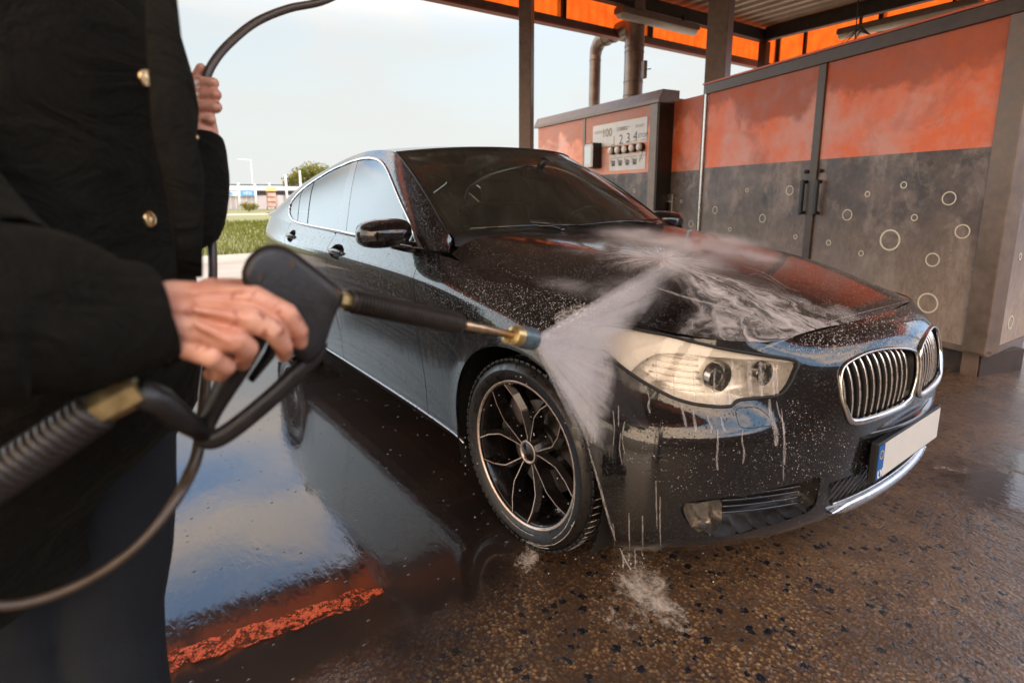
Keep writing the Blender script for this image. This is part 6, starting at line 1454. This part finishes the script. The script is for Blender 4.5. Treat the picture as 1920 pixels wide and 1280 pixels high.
# fender, headlamp and bumper runs
ribbon([(1060,640),(1085,690),(1105,760),(1112,830)],.10,.05); ribbon([(1080,610),(1120,640),(1135,690),(1130,760)],.10,.04); ribbon([(1040,600),(1090,585),(1140,580)],.09,.05); ribbon([(1010,650),(1045,700),(1080,760),(1105,835)],.035,.018)

for x,y0_,y1_,w_ in ((1405,672,742,.022),(1425,678,748,.020),(1448,682,745,.012),(1456,684,742,.010),(1372,672,700,.008),(1368,716,760,.014),(1340,690,757,.008),(1300,700,755,.008),(1262,700,742,.007),(1386,690,748,.006),(1230,660,716,.006)): ribbon([(x,y0_),(x+random.uniform(-2,2),(y0_+y1_)/2),(x+2,y1_)],w_,w_*.8)
for x,y0_,y1_,w_,dx in ((1442,748,835,.019,12),(1455,752,815,.007,14),(1464,765,870,.007,6),(1470,790,900,.004,-2),(1345,805,880,.008,0),(1392,805,868,.007,0),(1300,770,810,.010,4),(1325,775,812,.008,8),(1278,760,800,.010,8),(1350,780,810,.008,10),(1215,735,775,.008,4)): ribbon([(x,y0_),(x+dx*.3+random.uniform(-2,2),y0_*.66+y1_*.34),(x+dx*.7+random.uniform(-3,3),y0_*.33+y1_*.67),(x+dx,y1_)],w_*.6,w_*1.3)
for x,y0_,y1_ in ((1150,770,835),(1160,760,800),(1172,790,850),(1165,810,870),(1230,900,990),(1238,930,1030),(1180,960,1035),(1205,965,1040),(1150,980,1030)): ribbon([(x,y0_),(x+random.uniform(-6,6),(y0_+y1_)/2),(x+random.uniform(-4,4),y1_)],.006,.004)
ribbon([(1104,838),(1122,900),(1140,965),(1155,1012)],.012,.009); ribbon([(1420,658),(1470,638),(1545,608),(1620,586),(1700,566)],.006,.005)
uvmesh('foam_on_bodywork',RP,RF,RU,m_foam,'whitish soapy water streaming over the hood, headlamp and bumper','foam')
# foam on tyre, rim edge and the floor
t=NT('floor_foam'); g=t.pos(); u=t.n('ShaderNodeUVMap'); s_=t.n('ShaderNodeSeparateXYZ'); t.l(u.outputs[0],s_.inputs[0]); n1=t.noise(g,16,7,.68,.9); n2=t.noise(g,70,4,.7,.3)
v_=t.math('ADD',t.math('MULTIPLY',n1,.72),t.math('MULTIPLY',n2,.28)); a_=t.math('MULTIPLY',t.rng(t.math('ADD',v_,t.math('MULTIPLY',s_.outputs[0],.32)),.60,.86),.85); m_ffoam=alpha_mat('floor_foam',(.68,.57,.47),a_,t,.4)
P=[];F=[];U=[]
def patch(px,py,rx,ry,ang,amp):
    c=onplane(px,py,(0,0,1),.003); n=22; m=6; b=len(P); P.append(c); U.append((amp,0))
    for j in range(1,m+1):
        for i in range(n):
            a=2*math.pi*i/n; f=j/m; r_=1+.18*math.sin(3*a+px)+.1*math.sin(5*a+py); P.append(c+Vector((math.cos(ang)*rx*math.cos(a)-math.sin(ang)*ry*math.sin(a),math.sin(ang)*rx*math.cos(a)+math.cos(ang)*ry*math.sin(a),0))*f*r_+Vector((0,0,dip(c.y)))); U.append((amp-1.15*f**1.6,0))
    for i in range(n): F.append((b,b+1+i,b+1+(i+1)%n))
    for j in range(m-1):
        for i in range(n): F.append((b+1+j*n+i,b+1+(j+1)*n+i,b+1+(j+1)*n+(i+1)%n,b+1+j*n+(i+1)%n))
patch(1205,1098,.34,.17,-.6,.80); patch(1150,1150,.18,.10,-.5,.50); patch(1120,1125,.07,.06,0,.30); patch(992,1043,.15,.06,-1.0,.80); patch(1058,1062,.06,.04,0,.40); patch(950,1020,.10,.04,-1.0,.30)
patch(1785,878,.34,.12,.9,.36); patch(880,905,.10,.05,-1.,.12); patch(690,740,.3,.08,-2.6,.1)
uvmesh('foam_on_floor',P,F,U,m_ffoam,'cream foam patches on the wet floor below the tyre and bumper','foam')
# flat fan of spray
t=NT('spray_mist'); geo=t.n('ShaderNodeNewGeometry'); ap=at(1001,637,.902); sb=t.n('ShaderNodeVectorMath',operation='SUBTRACT'); t.l(geo.outputs['Position'],sb.inputs[0]); sb.inputs[1].default_value=tuple(ap)
ln_=t.n('ShaderNodeVectorMath',operation='LENGTH'); t.l(sb.outputs[0],ln_.inputs[0]); nm=t.n('ShaderNodeVectorMath',operation='NORMALIZE'); t.l(sb.outputs[0],nm.inputs[0])
rad_=t.noise(nm.outputs[0],22,4,.65); rad2=t.noise(nm.outputs[0],70,4,.75); cl=t.noise(geo.outputs['Position'],13,4,.6,.6)
dn_=t.math('MULTIPLY',t.rng(t.math('ADD',t.math('MULTIPLY',rad_,.6),t.math('MULTIPLY',rad2,.4)),.43,.58,.08,1),t.rng(cl,.34,.64,.35,1)); fall=t.math('DIVIDE',1.,t.math('ADD',t.math('MULTIPLY',ln_.outputs['Value'],t.math('MULTIPLY',ln_.outputs['Value'],1.1)),.10))
pv=t.n('ShaderNodeVolumePrincipled'); pv.inputs['Color'].default_value=(.98,.92,.90,1); pv.inputs['Anisotropy'].default_value=.25; t.l(t.math('MULTIPLY',t.math('MULTIPLY',dn_,fall),7.0),pv.inputs['Density']); t.l(pv.outputs[0],t.out.inputs['Volume']); m_spray=t.m
EP=[(1312,455),(1285,478),(1255,505),(1222,540),(1185,585),(1152,625),(1138,665),(1133,710),(1124,760),(1110,835)]
nv_=[]; rings=[]; EPc=crv(EP,False,4)
ends=[]
for x,y in EPc:
    h=hit(x,y,.0); p=h[0] if h else ap+(at(x,y,2.)-ap)*.9
    ends.append(p+ (ap-p).normalized()*.006)
fanN=((ends[0]-ap).cross(ends[-1]-ap)).normalized()
P=[];F=[]; m=len(ends); SD_=8
for j in range(SD_+1):
    f=.012+.988*j/SD_
    for e in ends:
        q=ap.lerp(e,f); th_=.007+.034*f
        for s_ in (-1,1): P.append(q+fanN*th_*s_)
row=2*m
for j in range(SD_):
    for i in range(m-1):
        a=j*row+2*i; F+= [(a,a+row,a+row+2,a+2),(a+1,a+3,a+row+3,a+row+1)]
    F+= [(j*row,j*row+1,(j+1)*row+1,(j+1)*row),(j*row+2*m-2,(j+1)*row+2*m-2,(j+1)*row+2*m-1,j*row+2*m-1)]
for i in range(m-1): F+= [(2*i,2*i+2,2*i+3,2*i+1),(SD_*row+2*i,SD_*row+2*i+1,SD_*row+2*i+3,SD_*row+2*i+2)]
o=mobj('water_spray',P,F,m_spray,None,False); fixn(o); tag(o,'white fan of water spraying from the nozzle onto the hood and fender','water spray',kind='stuff')
# mist thrown up where the jet lands
t=NT('rebound_mist'); tc_=t.n('ShaderNodeTexCoord'); ln_=t.n('ShaderNodeVectorMath',operation='LENGTH'); t.l(tc_.outputs['Object'],ln_.inputs[0]); fo=t.math('SUBTRACT',1.,ln_.outputs['Value']); fo=t.math('MAXIMUM',fo,0.); fo=t.math('MULTIPLY',fo,fo)
cl=t.noise(t.pos(scale=(1,1,2)),7,5,.62,.8); pv=t.n('ShaderNodeVolumePrincipled'); pv.inputs['Color'].default_value=(.98,.90,.88,1); t.l(t.math('MULTIPLY',t.math('MULTIPLY',fo,t.rng(cl,.38,.68,.03,1)),15.),pv.inputs['Density']); t.l(pv.outputs[0],t.out.inputs['Volume']); m_mist=t.m
def puff(c,sx,sy,sz,rz=0,ry=0):
    mb=MB(); mb.ball((0,0,0),1.,n=8); o=mb.build('rebound_mist',m_mist,None); o.location=c; o.scale=(sx,sy,sz); o.rotation_euler=(0,ry,rz); tag(o,'pale mist thrown up where the water jet strikes the black car','mist',kind='stuff'); return o
for x,y,lift,sx,sy,sz,rz in ((1255,495,.0,.26,.22,.07,.3),(1300,468,.0,.30,.26,.06,.2),(1345,452,-.01,.30,.26,.05,0),(1230,455,.0,.30,.30,.045,0),(1400,480,-.01,.30,.22,.04,-.3),(1190,555,.0,.18,.15,.07,.6),(1180,440,.0,.22,.30,.035,0),(1120,650,-.01,.13,.07,.14,.3),(1122,760,-.01,.08,.05,.16,.3),(1080,540,-.01,.25,.12,.035,0)):
    h=hit(x,y,.01+lift); puff(h[0],sx,sy,sz,rz,.07)
# droplets carried in the jet
P=[];F=[]; random.seed(5)
for k in range(3800):
    i=random.random()*(m-1); i0=int(i); e=ends[i0].lerp(ends[min(i0+1,m-1)],i-i0); f=random.random()**.8*.97+.03; q=ap.lerp(e,f)+fanN*random.gauss(0,.004+.013*f); d_=(e-ap).normalized(); r_=random.uniform(.0004,.0010); L_=r_*random.uniform(1.5,6); s1=fanN*r_; s2=d_.cross(fanN)*r_; b=len(P)
    P+= [q-d_*L_,q+s1,q+s2,q-s1,q-s2,q+d_*L_]; F+= [(b,b+2,b+1),(b,b+3,b+2),(b,b+4,b+3),(b,b+1,b+4),(b+5,b+1,b+2),(b+5,b+2,b+3),(b+5,b+3,b+4),(b+5,b+4,b+1)]
m_jet=simple('jet_drops',(.95,.93,.92),.25)
tag(mobj('spray_droplets',P,F,m_jet,None,False),'fine drops flying inside the fan of spray','droplets',kind='stuff')
# drops standing on the paint
m_drop=NT('water_drops'); m_=m_drop; dbs=m_.bsdf(Base_Color=(.62,.57,.53),Roughness=.12); dbs.inputs['Transmission Weight'].default_value=.35; dbs.inputs['IOR'].default_value=1.33; m_drop=m_.fin(dbs)  # pale base colour stands in for sky glinting in the drops
P=[];F=[]
def drop(c,n,r_,h_=.6,st=None):
    n=Vector(n).normalized(); q=n.orthogonal().normalized(); w_=n.cross(q); b=len(P); k=6
    for i in range(k): a=2*math.pi*i/k; P.append(c+(q*math.cos(a)+w_*math.sin(a))*r_)
    for i in range(k): a=2*math.pi*(i+.5)/k; P.append(c+(q*math.cos(a)+w_*math.sin(a))*r_*.65+n*r_*h_*.8)
    P.append(c+n*r_*h_); 
    for i in range(k): j=(i+1)%k; F.extend([(b+i,b+j,b+k+i),(b+j,b+k+j,b+k+i),(b+k+i,b+k+j,b+2*k)])
def scatter(poly,num,r0,r1,prob=None):
    x0_,x1_=min(p[0] for p in poly),max(p[0] for p in poly); y0_,y1_=min(p[1] for p in poly),max(p[1] for p in poly); pa=np.array(poly,float); k=0; tries=0
    while k<num and tries<num*6:
        tries+=1; x,y=random.uniform(x0_,x1_),random.uniform(y0_,y1_)
        if not inside(np.array([[x,y]]),pa)[0]: continue
        h=hit(x,y,.0)
        if h is None: continue
        drop(h[0],h[1],(r0+(r1-r0)*random.random()**2.6)*(1 if random.random()<.95 else 1.5)); k+=1
scatter([(880,520),(1010,540),(1100,565),(1110,590),(1000,640),(930,610),(860,560)],1500,.0007,.0021)
scatter([(800,490),(880,505),(960,560),(900,620),(800,600),(780,540)],700,.0006,.0013)
scatter([(860,450),(1100,450),(1180,560),(1100,570),(920,505)],900,.0006,.0013)
scatter([(1550,607),(1700,568),(1750,620),(1720,650),(1600,670),(1500,660),(1460,655)],1300,.0007,.0020)
scatter([(1300,480),(1450,470),(1640,530),(1690,560),(1560,600),(1420,560)],1100,.0006,.0014)
scatter([(1480,740),(1600,820),(1620,880),(1520,900),(1400,860),(1460,800)],380,.0006,.0016); scatter([(1200,770),(1400,830),(1550,900),(1500,950),(1250,920),(1170,860)],350,.0006,.0014); scatter([(640,480),(780,500),(820,700),(640,620)],500,.0005,.0010)
scatter([(750,300),(1100,330),(1250,415),(860,430)],900,.0005,.0011)
o=mobj('water_droplets',P,F,m_drop,None,True); tag(o,'fine water droplets beading on the black paint','droplets',kind='stuff')
# falling drips under the bumper and off the wheel, wet highlights modelled on the tyre
P=[];F=[]; mb=MB()
def fly(px,py,dep,r_,st=1.): mb.ball(tuple(at(px,py,dep)),r_,n=4,sc=(1,1,st))
random.seed(3)
for x,y0_,y1_,n_ in ((1166,1000,1080,12),(1180,1030,1085,9),(1190,1035,1080,9),(1205,1030,1070,5),(1152,1070,1110,4)):
    for k in range(n_): fly(x+random.uniform(-2,2)+k*.3,y0_+(y1_-y0_)*k/n_+random.uniform(-2,2),1.92+random.uniform(-.02,.02),random.uniform(.0014,.0034),random.uniform(1,2.6))
for k in range(60): fly(random.uniform(880,1110),random.uniform(680,1000),1.78+random.uniform(-.05,.03),random.uniform(.0010,.0026))
for k in range(40): fly(random.uniform(1000,1420),random.uniform(1010,1100),1.85,random.uniform(.0010,.0028))
for x,y in ((872,820),(873,838),(872,855),(873,872),(872,888)): fly(x,y,1.95,.0016,2.2)
for k in range(11):  # pale threads stand in for wet highlights on tread and sidewall
    a=math.radians(-4-4.6*k); rr=.352; mb.tube([(rr*math.cos(a)+.002,-.815-.092,.352+rr*math.sin(a)),((rr+.002)*math.cos(a)+.002,-.815-.070,.352+(rr+.002)*math.sin(a)),((rr+.002)*math.cos(a-.01)+.002,-.815-.052+.01*random.random(),.352+(rr+.002)*math.sin(a-.01))],[.0010,.0015,.0008],5)
for r_,a0_,a1_ in ((.318,-20,-80),(.300,10,-50),(.330,-60,-100),(.285,-70,-120)):
    mb.tube([(r_*math.cos(math.radians(a)),-.815-.1245+.02*max(0,(r_-.312)/.03),.352+r_*math.sin(math.radians(a))) for a in np.linspace(a0_,a1_,16)],[.0004+.0014*abs(math.sin(i*1.7)) for i in range(16)],5)
o=mb.build('drops_and_tyre_glints',m_drop,None,True); tag(o,'white water drops falling below the bumper and around the front wheel, with pale threads as wet highlights on the tyre','droplets',kind='stuff')
# thin strings of water from the bumper corner
mb=MB(); pts=[(1153,1008,1.93),(1160,1022,1.93),(1168,1040,1.92),(1174,1052,1.92),(1182,1066,1.92)]; mb.tube([at(*p) for p in pts],[.003,.0022,.0018,.0024,.0014],6); 
for x,y0_,y1_ in ((1168,1040,1075),(1190,1010,1062),(1203,1020,1042)): mb.tube([at(x,y0_,1.93),at(x+1,y1_,1.93)],[.0016,.0008],5)
tag(mb.build('dripping_water',m_drop,None,True),'thin strings of water running off the corner of the front bumper','water strings',kind='stuff')
# ---- end
